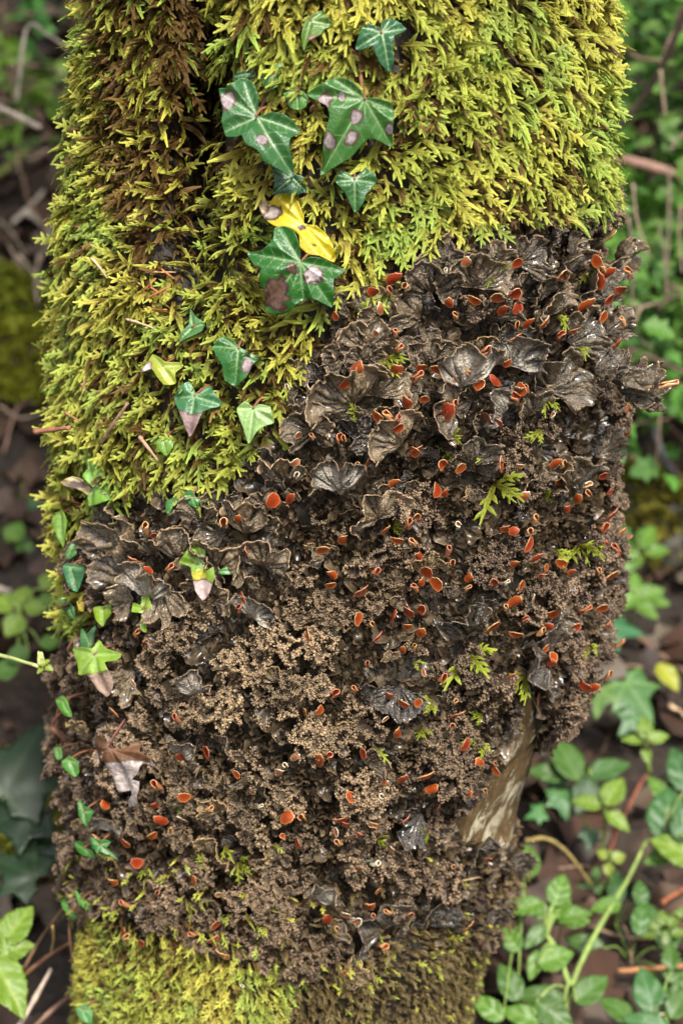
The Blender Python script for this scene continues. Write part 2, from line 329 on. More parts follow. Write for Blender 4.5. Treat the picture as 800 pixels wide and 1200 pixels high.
def moss_layer(name, n, low, label):
    th, z = cand(n, 2.5, 0.06 if low else 0.4, 0.62 if low else 1.42); px, py, li, st, ft = zones(th, z)
    split = np.interp(px, [0, 60, 120, 200], [780, 790, 760, 700])
    blend = (rng.random(n) < .14*sstep(960, 1110, py)) if low else (rng.random(n) < .0); keep = ((~li) | blend) & (~st) & (~ft) & ((py > 850) if low else (py <= 850))
    P0 = surf(th, z); den = vn(P0, 30, 21)
    keep &= rng.random(n) < np.where(den < .3, .55, 1.0)
    dull = low & (px > 330+40*(den-.5))
    keep &= (~dull) | (rng.random(n) < .9)
    bl = (blend & li)[keep]
    th, z, px, py, P0, dull = th[keep], z[keep], px[keep], py[keep], P0[keep], dull[keep]; n = len(th); N = snorm(th, z)
    up = np.array([0, 0, 1.0]); tang = unit(np.cross(up, N)); dwn = unit(np.cross(N, tang))*-1.0
    dwn = -unit(np.cross(N, tang))
    side = np.sin(th)*1.0+0.25+rng.normal(0, .75, n)+ (vn(P0, 22, 31)-.5)*2.2
    lift = np.clip(rng.normal(.55, .3, n), .05, 1.4)
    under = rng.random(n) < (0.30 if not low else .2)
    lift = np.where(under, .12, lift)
    Y = unit(-up[None]*(0.55+rng.normal(0, .35, n)+(vn(P0, 18, 32)-.5)*1.0)[:, None]+tang*side[:, None]*.8+N*lift[:, None]*1.15)
    X, Y, Z = frame(Y, N+up*.35+rng.normal(0, .25, (n, 3)))
    h = np.where(under, -0.001, rng.uniform(0.0, 0.007, n)); P = P0+N*h[:, None]
    s = rng.uniform(.012, .0225, n)*(0.85+.45*vn(P0, 14, 23))
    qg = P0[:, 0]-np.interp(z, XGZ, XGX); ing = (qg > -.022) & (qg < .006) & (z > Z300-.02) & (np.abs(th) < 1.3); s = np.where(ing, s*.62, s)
    inl = np.zeros(n, bool)
    for ol in LEAF_OUT:
        A = np.array(ol); c0 = A.mean(0); A = c0+(A-c0)*1.12-np.array([0, 3.0]); inl |= inpoly(px, py, A)
    s = np.where(inl, s*.55, s); P = np.where(inl[:, None], P0, P)
    P = P+N*np.where(bl, .013, 0)[:, None]
    if low: s *= np.where(dull, .44, .50)
    # colour of the shoots
    a = vn(P0, 26, 40); b = vn(P0, 60, 41); c = rng.random(n)
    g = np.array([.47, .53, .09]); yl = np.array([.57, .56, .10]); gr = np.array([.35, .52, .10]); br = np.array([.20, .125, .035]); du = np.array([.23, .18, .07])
    w = sstep(.35, .65, a)[:, None]; T = g*(1-w)+yl*w; wg = (sstep(.55, .75, b)*.7)[:, None]; T = T*(1-wg)+gr*wg
    pb = 0.05+.22*sstep(.55, .72, vn(P0, 16, 44))
    inb = inpoly(px, py, BROWN); pb = np.where(inb, .74, pb); edge = (px > 170) & (px < 245) & (py < 330); pb = np.where(edge, .6, pb)
    brown = (c < pb)
    T = np.where(brown[:, None], br*rng.uniform(.6, 1.3, (n, 1)), T)
    T = np.where((ing & (rng.random(n) < .9))[:, None], br*rng.uniform(.4, .9, (n, 1)), T)  # brown moss in the cleft, tinted darker: the cleft's shade is put into the colour
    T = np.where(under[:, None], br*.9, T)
    T = np.where((dull & (c < .9))[:, None], du*rng.uniform(.5, 1.1, (n, 1)), T)
    if low: T = np.where((~dull)[:, None] & (rng.random(n) < .35)[:, None], T*.75+.25*du, T)
    T *= rng.uniform(.8, 1.15, (n, 1))
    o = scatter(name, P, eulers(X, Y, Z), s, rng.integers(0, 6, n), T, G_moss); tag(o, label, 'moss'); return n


# ------------------------------------------------------------------ lichen
def lobe_mesh(seed, pale=0.0, A=1.35, tan=0.5, nu=72, nv=26):
    r = np.random.default_rng(seed); u = np.linspace(-1, 1, nu)[:, None]; v = np.linspace(0, 1, nv)[None, :]**.85
    ph = r.uniform(0, 6.3, 8); k = r.integers(2, 4); lob = np.abs(np.sin((u*k*1.57)+ph[0]))**.5
    jit = vn(np.stack([u[:, 0]*19, 0*u[:, 0]+seed, 0*u[:, 0]], -1), 1, seed+11)[:, None]-.5; jit2 = vn(np.stack([u[:, 0]*45, 0*u[:, 0]+seed, 0*u[:, 0]], -1), 1, seed+12)[:, None]-.5
    Rr = .70+.26*lob+.13*jit*.7+.06*jit2+.04*np.sin(u*9+ph[1]); Rr = Rr*(1-.18*np.abs(u)**3)
    ang = u*A+0.10*np.sin(v*5+ph[3]+u*4)*v; Q = Rr*v
    x = Q*np.sin(ang); y = Q*np.cos(ang)
    P3 = np.stack([ang*2.2+0*v, v*1.3+0*u, 0*ang+seed], -1); wr = vn(P3*np.array([3.4, 1.2, 1]), 1, seed); wr2 = vn(P3*np.array([7, 1.6, 1]), 1, seed+50)
    rid = (1-np.abs(2*wr-1))**1.5+.5*(1-np.abs(2*wr2-1))**2
    dim = vn(np.stack([x*5+seed, y*5, 0*x], -1), 1, seed+21)-.5
    h = .20*v**2+.09*dim*v*(1.1-v)*2+.10*(wr-.5)*np.sin(math.pi*v)*1.8+.12*rid*np.sin(math.pi*np.clip(v*1.05, 0, 1))
    h = h+(.05*np.sin(u*17+ph[4])+.06*np.sin(u*9+ph[5])+.03*np.sin(u*41+ph[6]))*v**5+(.16*jit+.11*jit2)*v**6+.16*sstep(.80, 1, v)*(.2+.9*np.sin(u*6+ph[7])**2)
    h = h-.10*sstep(.5, .9, v)*np.sin(u*5+ph[2])
    Vv = np.stack([x, y, h], -1).reshape(-1, 3)
    d = np.array([.048, .038, .026]); lt = np.array([.155, .115, .068]); mg = np.array([.27, .18, .10]); pw = np.array([.46, .41, .33])
    w = np.clip(tan*.7+(wr-.5)*1.2+.4*(rid-.6), 0, 1)[..., None]; C = d*(1-w)+lt*w
    pc = (pale*sstep(1.0, .5, v)*np.clip(rid*1.7-.45, 0, 1))[..., None]*np.ones((nu, 1, 1)); C = C*(1-pc)+pw*pc
    e = (sstep(.95, .995, v)*np.clip(-.1+1.2*vn(P3*np.array([9, 1, 1]), 1.0, seed+3), 0, 1))[..., None]; C = C*(1-e)+mg*e
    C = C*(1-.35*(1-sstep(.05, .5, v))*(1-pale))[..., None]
    return mesh_data('lobe', Vv, grid_faces(nu, nv)[:, ::-1], C.reshape(-1, 3))
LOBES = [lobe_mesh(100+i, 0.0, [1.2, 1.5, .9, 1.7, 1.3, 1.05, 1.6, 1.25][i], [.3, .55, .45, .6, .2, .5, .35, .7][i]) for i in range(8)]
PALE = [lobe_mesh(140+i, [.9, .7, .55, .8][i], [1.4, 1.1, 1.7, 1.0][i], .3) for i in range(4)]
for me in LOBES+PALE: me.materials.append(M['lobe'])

def crumb_mesh(seed, gr=.062, kind=0):
    r = np.random.default_rng(seed); ns = 46; s = np.linspace(0, 1, ns)
    # a curled, frilled rim with a dark skirt below, beaded with tiny grains
    a0 = r.uniform(0, 6.3); ang = a0+s*r.uniform(4.2, 6.6); rr = .42+.16*np.sin(s*r.uniform(14, 24)+r.uniform(0, 6))+.08*np.sin(s*41+r.uniform(0, 6))
    X = rr*np.cos(ang); Y = rr*np.sin(ang)*r.uniform(.7, 1.1); Z = .42+.13*np.sin(s*19+r.uniform(0, 6))+r.normal(0, .02, ns)
    rim = np.stack([X, Y, Z], -1); mid = rim*np.array([.72, .72, .6]); low = rim*np.array([.3, .3, .0])+np.array([0, 0, -.12])
    Vv = np.stack([low, mid, rim], 1).reshape(-1, 3); F4 = grid_faces(ns, 3)
    dk = np.array([.055, .042, .030]); C = np.repeat(np.array([dk*.6, dk, dk*1.5])[None], ns, 0).reshape(-1, 3)
    cen = []; cc = []
    for p in rim:
        for q in range(6):
            cen.append(p+r.normal(0, .034, 3)+np.array([0, 0, .02])); cc.append(r.uniform(.9, 1.35))
    for i in range(110):
        k = r.integers(0, ns); f = r.uniform(.25, 1.0); cen.append(mid[k]*(1-f)+rim[k]*f+r.normal(0, .03, 3)); cc.append(.55)
    if kind:
        for i in range(150):
            p = r.normal(0, 1, 3); p = unit(p)*np.array([.42, .42, .3])*r.uniform(.8, 1.05); p[2] = abs(p[2])+.05; cen.append(p); cc.append(.75)
    t = (1+5**.5)/2; ico = unit(np.array([(-1, t, 0), (1, t, 0), (-1, -t, 0), (1, -t, 0), (0, -1, t), (0, 1, t), (0, -1, -t), (0, 1, -t), (t, 0, -1), (t, 0, 1), (-t, 0, -1), (-t, 0, 1)]))
    fi = np.array([(0, 11, 5), (0, 5, 1), (0, 1, 7), (0, 7, 10), (0, 10, 11), (1, 5, 9), (5, 11, 4), (11, 10, 2), (10, 7, 6), (7, 1, 8), (3, 9, 4), (3, 4, 2), (3, 2, 6), (3, 6, 8), (3, 8, 9), (4, 9, 5), (2, 4, 11), (6, 2, 10), (8, 6, 7), (9, 8, 1)])
    cen = np.array(cen); m = len(cen); sz = gr*r.uniform(.45, 1.1, (m, 1, 1)); gv = cen[:, None]+ico[None]*sz*r.uniform(.75, 1.2, (m, 1, 3)); base = len(Vv)
    tn = np.array([.195, .142, .088]); gcol = tn*np.array(cc)[:, None]*r.uniform(.55, 1.4, (m, 1)); gcol = np.repeat(gcol, 12, 0)
    F3 = (fi[None]+(np.arange(m)*12)[:, None, None]+base).reshape(-1, 3)
    return mesh_data('crumb', np.vstack([Vv, gv.reshape(-1, 3)]), [F4, F3], np.vstack([C, gcol]))
crumbV = [variant('crumb', crumb_mesh(200+i, [.040, .036, .045, .038, .048, .042, .036, .044][i], i % 2), M['crumb']) for i in range(8)]
G_crumb = scatter_group('crumb_scatter', crumbV)

M['under'] = vcol_mat('lichen_under_lobe', rough=0.3, spec=0.5, noisescale=3, noiseamt=0.3, tint=True, coat=.25)
def small_lobe(seed):
    me = lobe_mesh(seed, 0.0, [1.2, 1.6, .9, 1.4, 1.1][seed % 5], .35, 34, 12); return me
underV = [variant('under_lobe', small_lobe(160+i), M['under']) for i in range(5)]
G_under = scatter_group('under_scatter', underV)
PATCH = [((400, 420), 'grey-brown ruffled lichen rosettes beside the pale heart-shaped ivy leaf'),
 ((545, 370), 'wet glossy lichen with pale radiating centre just beneath the bright hanging moss'),
 ((690, 350), 'dark lichen crowded with red cups on trunk edge above the jutting lichen flap'),
 ((680, 590), 'dark lichen thick with shiny red cups on trunk edge below the jutting flap'),
 ((500, 570), 'dark knobbly lichen holding curled orange cups around the large star-shaped moss sprig'),
 ((200, 625), 'smooth brown fan-shaped lichen lobes under the moss, with small two-coloured ivy leaf'),
 ((300, 790), 'palest khaki crumbly lichen with only a few orange cups'),
 ((505, 770), 'brown crumbly lichen around a wet slate-grey fan, above the bare bark strip'),
 ((645, 830), 'crumbly lichen overhanging the trunk edge right beside the bare bark strip'),
 ((130, 870), 'dark lichen around the large curled dead brown leaf'),
 ((220, 1010), 'dark crumbly lichen fringe above the yellow-green moss at trunk foot'),
 ((460, 1010), 'dark lichen with scattered red cups below the bare bark strip')]
PC = np.array([p for p, _ in PATCH], float)
def which(px, py): return int(np.argmin((PC[:, 0]-px)**2+(PC[:, 1]-py)**2))
patches = []
for (x, y), lab in PATCH:
    p, n, th, ok = hit(x, y); e = empty('lichen_patch', p); tag(e, lab, 'lichen', 'lichen patches on the trunk'); patches.append((e, p))
BIGZ = [[(350, 400), (462, 290), (600, 260), (760, 255), (760, 470), (620, 480), (500, 500), (400, 560), (330, 560), (290, 560)], [(104, 575), (350, 545), (350, 600), (290, 690), (180, 700), (110, 650)]]
# broad lobes: (x, y, radius px, opening direction deg (90 = up, 0 = towards +x), pale?)
LB = [(500, 318, 46, 100, 0), (552, 312, 44, 80, 0), (470, 362, 44, 150, 0), (528, 415, 62, 95, 1), (592, 400, 44, 70, 1), (575, 350, 36, 60, 0), (420, 388, 40, 95, 0), (396, 445, 62, 120, 0), (352, 492, 40, 150, 0), (440, 440, 42, 80, 0), (338, 540, 46, 90, 0), (395, 545, 46, 100, 1), (372, 480, 34, 60, 0),
 (640, 300, 50, 95, 0), (680, 330, 48, 80, 0), (702, 300, 46, 60, 0), (668, 385, 46, 40, 0), (625, 350, 40, 110, 0), (700, 380, 34, 20, 0), (640, 430, 48, 60, 0), (600, 470, 44, 120, 0), (560, 470, 40, 140, 1), (505, 470, 46, 160, 0), (450, 500, 46, 130, 0), (648, 545, 52, 100, 0), (610, 560, 34, 120, 0), (690, 520, 36, 30, 0), (430, 585, 40, 110, 0), (545, 520, 40, 90, 0),
 (170, 622, 58, 100, 0), (155, 655, 46, 130, 0), (190, 672, 50, 85, 1), (225, 630, 46, 75, 0), (262, 640, 42, 90, 0), (292, 600, 46, 80, 0), (130, 620, 34, 120, 0), (240, 590, 36, 95, 0), (205, 705, 40, 300, 0), (318, 640, 40, 70, 0), (160, 700, 30, 200, 0),
 (308, 700, 34, 60, 1), (237, 790, 34, 95, 1), (534, 715, 60, 110, 2), (612, 772, 48, 170, 2), (640, 720, 30, 45, 0), (493, 652, 30, 90, 3), (330, 785, 24, 80, 3), (377, 1022, 36, 45, 1), (262, 985, 34, 70, 3), (232, 862, 34, 60, 1), (115, 850, 32, 110, 3), (430, 1070, 44, 130, 2), (470, 955, 40, 200, 2), (440, 880, 30, 30, 0), (545, 990, 36, 100, 2), (590, 1000, 34, 60, 2), (150, 950, 26, 100, 1), (460, 820, 36, 250, 2), (410, 1130, 30, 20, 3), (255, 930, 24, 130, 3), (200, 1075, 26, 80, 3), (160, 800, 34, 250, 0), (500, 1060, 36, 70, 2), (560, 1060, 34, 60, 2)]
for i in range(70):
    for _ in range(60):
        bz = BIGZ[0] if i < 50 else BIGZ[1]; x, y = random.uniform(104, 740), random.uniform(260, 700)
        if inpoly(np.array([x]), np.array([y]), bz)[0] and hit(x, y)[3]: break
    LB.append((x, y, random.uniform(20, 38), random.uniform(20, 160), random.choice([0, 0, 0, 2])))
NHAND = len(LB)
for i in range(75):
    for _ in range(60):
        x, y = random.uniform(70, 730), random.uniform(260, 1120)
        if inpoly(np.array([x]), np.array([y]), LICHEN)[0] and not inpoly(np.array([x]), np.array([y]), STRIP)[0] and hit(x, y)[3]: break
    LB.append((x, y, random.uniform(14, 30), random.uniform(30, 150), random.choice([0, 0, 2, 3])))
def put_mesh(me, px, py, off, scale, Ydir, Zdir, name, own=None, spin=0.0, p=None):
    if p is None: p, n, th, ok = hit(px, py, off)
    e, loc = patches[own if own is not None else which(px, py)]
    X, Y, Z = frame(np.asarray(Ydir, float)[None], np.asarray(Zdir, float)[None]); o = link(name, me, None, e, p-loc, eulers(X, Y, Z)[0]); o.scale = (scale,)*3 if np.isscalar(scale) else scale
    return o
for i, (x, y, rp, dg, pl) in enumerate(LB):
    p, n, th, ok = hit(x, y, 0.004); depth = float((p-CAM)@FWD); R = rp/FPX*depth; a = math.radians(dg)
    tang = unit(np.cross([0, 0, 1.0], n)); upt = np.cross(n, tang); dirv = math.cos(a)*tang+math.sin(a)*upt
    tilt = random.uniform(.12, .45); Yd = dirv+n*tilt; Zd = n-dirv*tilt*.6+np.array([0, 0, .15])
    big_ = i < NHAND; R = R*(1.2 if big_ else 1.0); c = dirv*R*.45; p2 = p-c+n*(random.uniform(.003, .008)*(1 if i < 64 else .2)+(.003 if pl == 1 else 0) if big_ else random.uniform(-.001, .004))
    me = PALE[i % 4] if pl == 1 else LOBES[i % 8]
    if pl == 1: Yd = dirv+n*.30; Zd = n-dirv*.1+np.array([0, 0, .1]); p2 = p2+n*.003
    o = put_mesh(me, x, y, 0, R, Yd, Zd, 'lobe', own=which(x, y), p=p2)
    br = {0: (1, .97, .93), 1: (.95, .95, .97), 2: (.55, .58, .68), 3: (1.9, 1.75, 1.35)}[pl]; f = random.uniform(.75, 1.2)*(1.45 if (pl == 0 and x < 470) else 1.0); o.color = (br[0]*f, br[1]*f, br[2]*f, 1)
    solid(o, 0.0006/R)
# the flap that juts out from the trunk edge
p = at(716, 447, 1.165)
for (q, sc_, tl, me) in (((0, 0, 0), .036, .0, LOBES[2]), ((.006, .004, -.008), .032, -.35, LOBES[5]), ((-.012, -.004, .006), .026, .3, LOBES[0]), ((.014, .002, -.010), .020, -.5, LOBES[7])):
    o = put_mesh(me, 0, 0, 0, (sc_*.75, sc_, sc_), np.array([1, -.25, -.08+tl]), np.array([-.1, -.45, .9]), 'lobe', own=2, p=p+np.array(q)); o.color = (.75, .73, .7, 1); solid(o, .016)

# fruiting cups
def cup_mesh(seed, k, wid, lenr, curl):
    r = np.random.default_rng(seed); nr, na = 9, 30; ph = r.uniform(0, 6.3, 4)
    a = np.arange(na)*2*math.pi/na; rim = 1+.07*np.sin(a*3+ph[0])+.05*np.sin(a*7+ph[1])+.035*np.sin(a*13+ph[2])
    V = []; C = []
    red = np.array([.20, .026, .007]); org = np.array([.36, .066, .011]); tan = np.array([.50, .23, .11]); back = np.array([.42, .19, .085])
    def bend(x, y, zoff):
        x = x*wid; y = y*lenr
        if abs(k) > 1e-3: R = 1/k-zoff; xx = np.sin(x*k)*R; zz_ = 1/k-np.cos(x*k)*R
        else: xx, zz_ = x, zoff
        zz_ = zz_+curl*.35*np.where(y > 0, y*y, y*y*.4); return xx, y, zz_
    for side in (0, 1):
        for i in range(nr):
            f = (i/(nr-1))**.8
            for j in range(na):
                q = f*rim[j]; x, y = q*math.cos(a[j]), q*math.sin(a[j]); zo = (.05 if side == 0 else -.06)+(.05*max(0, (f-.85)/.15) if side == 0 else .05*max(0, (f-.85)/.15))
                V.append(bend(x, y, zo)); 
                if side == 0:
                    c = red*(1-.55*f)+org*.55*f; c = c*(.85+.3*r.random()); e = max(0, (f-.88)/.12); c = c*(1-e)+tan*e
                else: c = back*(.7+.5*r.random())
                C.append(c)
    F = []
    for side in (0, 1):
        for i in range(nr-1):
            for j in range(na):
                b = side*nr*na; q = [b+i*na+j, b+(i+1)*na+j, b+(i+1)*na+(j+1) % na, b+i*na+(j+1) % na]; F.append(q if side == 0 else q[::-1])
    for j in range(na):
        b = (nr-1)*na; F.append([b+j, nr*na+b+j, nr*na+b+(j+1) % na, b+(j+1) % na])
    V = np.array([[float(np.asarray(t)) for t in v] for v in V])
    # the strap of lichen it grows on
    m = 8; sw = .45*wid; st_ = len(V); SV = []; SC = []
    for i in range(m):
        f = i/(m-1); yy = -lenr*.6-f*1.5; zz_ = -.08-.75*f*f
        for q in (-1, -.5, 0, .5, 1):
            SV.append((q*sw*(1+.5*f), yy, zz_-.12*q*q*(1-f))); SC.append(back*.6*(1-f)+np.array([.06, .045, .03])*f)
    F2 = grid_faces(m, 5)+st_; nb = len(SV); SV2 = [(x, y, z-.09) for x, y, z in SV]; F3 = grid_faces(m, 5)[:, ::-1]+st_+nb
    return mesh_data('fruiting_cup', np.vstack([V, SV, SV2]), [np.array(F), F2, F3], np.vstack([np.array(C), SC, SC]))
CUPS = [cup_mesh(300+i, k, w, l, c) for i, (k, w, l, c) in enumerate([(-.8, 1, .95, .1), (-1.4, 1.0, 1.1, -.3), (2.3, 1.1, .9, .2), (1.5, 1, 1.1, .4), (.2, .95, 1.0, .3), (-1.0, .8, 1.3, -.5), (2.6, 1.15, 1.2, 0), (-.4, 1.1, .8, .5)])]
for me in CUPS: me.materials.append(M['cup'])
def off2(l, ox, oy): return [(ox+x/2, oy+y/2) for x, y in l]
CU = off2([(596, 12), (622, 42), (668, 36), (654, 80), (625, 102), (600, 60), (608, 30), (612, 142), (650, 205), (655, 155), (407, 85), (413, 122), (437, 160), (410, 160), (409, 200), (252, 112), (264, 140), (311, 104), (365, 97), (380, 130), (341, 228), (223, 265), (256, 295), (288, 265), (325, 302), (389, 252), (361, 292), (404, 330), (420, 312), (478, 160), (516, 185), (547, 175), (443, 205), (130, 270), (137, 215), (194, 335), (150, 345), (105, 378), (135, 402), (83, 377), (245, 367), (260, 342), (170, 460), (64, 487), (6, 425), (8, 300), (147, 565), (125, 535), (128, 378), (668, 357), (675, 412), (643, 425), (232, 488), (225, 548), (500, 488), (515, 487), (512, 527), (552, 570), (575, 555), (630, 550), (613, 515), (530, 595), (122, 180), (278, 497)], 400, 300)
CU += off2([(5, 67), (157, 25), (175, 8), (131, 68), (105, 45), (80, 135), (50, 187), (118, 243), (68, 262), (87, 292), (38, 250), (183, 105), (245, 90), (200, 140), (190, 165), (168, 178), (190, 228), (155, 235), (185, 285), (175, 315), (155, 270), (143, 325), (235, 385), (145, 450), (180, 447), (110, 432), (30, 412), (52, 567), (135, 518), (267, 443), (260, 500), (292, 545), (325, 590), (355, 590), (275, 478), (397, 388), (433, 252), (410, 288), (420, 172), (405, 212), (382, 222), (354, 268), (296, 155), (297, 178), (357, 162), (384, 40), (402, 45), (440, 42), (472, 152), (457, 110), (447, 15), (440, 75), (515, 120), (540, 143), (602, 138), (632, 148), (613, 82), (640, 88), (655, 42), (670, 63), (635, 10), (615, 33), (495, 240), (485, 272), (463, 278), (478, 320), (495, 340), (490, 355), (573, 227), (610, 225), (628, 265), (650, 305), (620, 382), (570, 410), (590, 413), (495, 428)], 400, 600)
CU += off2([(152, 122), (35, 240), (258, 230), (37, 88), (20, 68), (8, 135), (108, 335), (85, 288), (65, 327), (70, 345), (160, 340), (262, 312), (300, 375), (100, 415), (345, 215), (292, 60), (333, 50), (360, 5), (5, 480), (40, 160)], 400, 900)
CU += off2([(347, 37), (363, 55), (345, 140), (400, 130), (367, 165), (575, 92), (557, 18), (525, 20), (520, 125), (508, 148), (565, 225), (720, 285), (755, 88), (778, 150), (415, 480), (485, 562), (423, 575), (323, 283), (343, 305), (262, 322), (712, 470), (788, 423), (750, 465), (745, 585), (775, 570), (568, 200), (268, 468), (312, 125)], 0, 600)
CU += off2([(367, 37), (431, 68), (248, 85), (492, 92), (230, 162), (293, 177), (378, 125), (405, 145), (357, 160), (450, 265), (372, 290), (500, 402), (505, 367), (517, 440), (450, 388), (332, 410), (288, 382), (298, 396), (660, 162), (697, 177), (670, 115), (706, 112), (790, 300), (768, 357), (785, 375), (796, 122), (555, 15), (262, 270), (295, 315), (320, 222), (362, 90)], 0, 900)
CU += [(365, 511), (395, 513), (320, 587), (339, 585), (476, 335), (718, 275), (703, 300)]
PL = off2([(290, 15), (247, 37), (497, 375), (418, 493), (428, 565), (577, 535), (80, 182), (93, 125)], 400, 300)+off2([(270, 30), (192, 375), (102, 485), (452, 203), (388, 165), (345, 228)], 400, 600)+off2([(115, 192), (80, 220), (40, 360), (8, 345), (100, 35), (90, 65)], 400, 900)+off2([(660, 438), (690, 575), (668, 590), (312, 400)], 0, 600)+off2([(512, 296), (435, 243), (567, 510), (788, 150), (655, 12), (612, 90), (600, 340), (590, 55), (425, 122)], 0, 900)+off2([(697, 512), (692, 485), (723, 370), (675, 305), (722, 310), (698, 420)], 0, 300)
for i in range(34):
    for _ in range(50):
        x, y = random.uniform(380, 720), random.uniform(300, 1000)
        if inpoly(np.array([x]), np.array([y]), LICHEN)[0] and not inpoly(np.array([x]), np.array([y]), STRIP)[0] and hit(x, y)[3]: break
    CU.append((x, y))
# crumbly crust
nC = 26000; th, z = cand(nC, 2.2, 0.2, 0.95); px, py, li, st, ft = zones(th, z)
P0 = surf(th, z); big = inpoly(px, py, BIGZ[0]) | inpoly(px, py, BIGZ[1]); cav = vn(P0, 42, 61)*.6+vn(P0, 95, 62)*.4
SX = [(x-12, y) for x, y in STRIP]; offst = ~(inpoly(px, py, SX) | inpoly(px-5, py, STRIP) | inpoly(px, py, STRIP)); keep = li & offst & (cav > .42) & (rng.random(nC) < np.where(big, .03, .21)*np.clip((cav-.38)*6, .1, 1))
for (x, y, rp, dg, pl) in LB:
    cx = x+math.cos(math.radians(dg))*rp*.1; cy = y-math.sin(math.radians(dg))*rp*.1; keep &= ~((np.hypot(px-cx, py-cy) < rp*(.8 if rp > 30 else .55)) & (rng.random(nC) < .96))
for (x, y) in CU+PL: keep &= ~((np.hypot(px-x, py-y) < 9) & (rng.random(nC) < .75))
th, z, px, py, P0, cav = th[keep], z[keep], px[keep], py[keep], P0[keep], cav[keep]; n = len(th); N = snorm(th, z)
Zd = unit(N+np.array([0, 0, .25])+rng.normal(0, .35, (n, 3))); X, Y, Z = frame(np.cross(Zd, unit(rng.normal(0, 1, (n, 3)))), Zd)
Pp = P0+N*((cav-.48)*.045+rng.normal(.0, .0015, n))[:, None]
s = rng.uniform(.012, .025, n)*(.8+.45*vn(P0, 20, 63))
palew = np.exp(-(((px-320)/170)**2+((py-830)/190)**2)); T = (np.array([.62, .56, .54])*(1-palew[:, None])+np.array([1.15, 1.10, .98])*palew[:, None])*rng.uniform(.6, 1.25, (n, 1))
T *= (0.75+.5*vn(P0, 50, 64))[:, None]
own = np.argmin((px[:, None]-PC[None, :, 0])**2+(py[:, None]-PC[None, :, 1])**2, 1); rot = eulers(X, Y, Z); idx = rng.integers(0, 8, n)
for k, (e, loc) in enumerate(patches):
    m = own == k; scatter('crumbly_crust', Pp[m], rot[m], s[m], idx[m], T[m], G_crumb, e, loc)
nCr = n
# small dark lobes that lie under the crumbs everywhere
nB = 17000; th, z = cand(nB, 2.2, 0.2, 0.95); px, py, li, st, ft = zones(th, z); P0 = surf(th, z); flat = np.zeros(nB, bool); keep = li & ~(inpoly(px+6, py, STRIP) | inpoly(px-4, py, STRIP)); 
for (x, y, rp, dg, pl) in LB[:NHAND]: flat = flat | (np.hypot(px-x, py-y) < rp*.8)
th, z, px, py, P0, flat = th[keep], z[keep], px[keep], py[keep], P0[keep], flat[keep]; n = len(th); N = snorm(th, z)
tg = unit(np.cross(np.array([0, 0, 1.0]), N)); a = rng.normal(math.pi/2, 1.0, n); Yd = tg*np.cos(a)[:, None]+np.cross(N, tg)*np.sin(a)[:, None]+N*np.where(flat, rng.uniform(.0, .25, n), rng.uniform(.2, 1.0, n))[:, None]; X, Y, Z = frame(Yd, N+np.array([0, 0, .2])+rng.normal(0, .2, (n, 3)))
Tb = (np.array([.95, .92, .90])*rng.uniform(.35, 1.15, (n, 1))); own = np.argmin((px[:, None]-PC[None, :, 0])**2+(py[:, None]-PC[None, :, 1])**2, 1); rot = eulers(X, Y, Z); sB = rng.uniform(.008, .017, n); iB = rng.integers(0, 5, n)
for k, (e, loc) in enumerate(patches):
    m = own == k; scatter('under_lobes', P0[m]-N[m]*.002, rot[m], sB[m], iB[m], Tb[m], G_under, e, loc)
cnt = [0]*len(patches)
for i, (x, y, pale) in enumerate([(a, b, 0) for a, b in CU]+[(a, b, 1) for a, b in PL]):
    bigc = inpoly(np.array([x]), np.array([y]), BIGZ[0])[0] or inpoly(np.array([x]), np.array([y]), BIGZ[1])[0]; p, n, th, ok = hit(x, y, .006 if any(math.hypot(x-a_, y-b_) < 24 for a_, b_ in ((238, 665), (112, 765))) else (0.024 if bigc else 0.021)); sz = random.uniform(5.0, 7.6)*.00058*random.choice([1, 1, 1.15, 1.35])*(.8 if pale else 1.0)
    v = unit(CAM-p); Zd = unit(n*.7+v*.35+np.array([random.gauss(0, .35), 0, .30+random.gauss(0, .3)])); Yd = np.array([random.gauss(0, .6), -.35, 1.0])+n*.45
    w = which(x, y); o = put_mesh(CUPS[(i*5+i//7) % 8], x, y, 0, (sz*random.uniform(.8, 1.2), sz*random.uniform(.85, 1.25), sz), Yd, Zd, 'fruiting_cup', own=w, p=p); cnt[w] += 1
    if pale: o.color = (1.5, 3.2, 5.0, 1)
    else: t = random.random(); o.color = (1.0-.25*t, 1.0-.55*t, 1-.3*t, 1) if t < .55 else (1.1, 1.3, 1.2, 1)
p = at(781, 451, 1.15); o = put_mesh(CUPS[6], 0, 0, 0, (.0042, .0066, .004), np.array([1, 0, .22]), np.array([0, -.8, .6]), 'fruiting_cup', own=2, p=p); o.color = (1.15, 1.4, 1.3, 1)

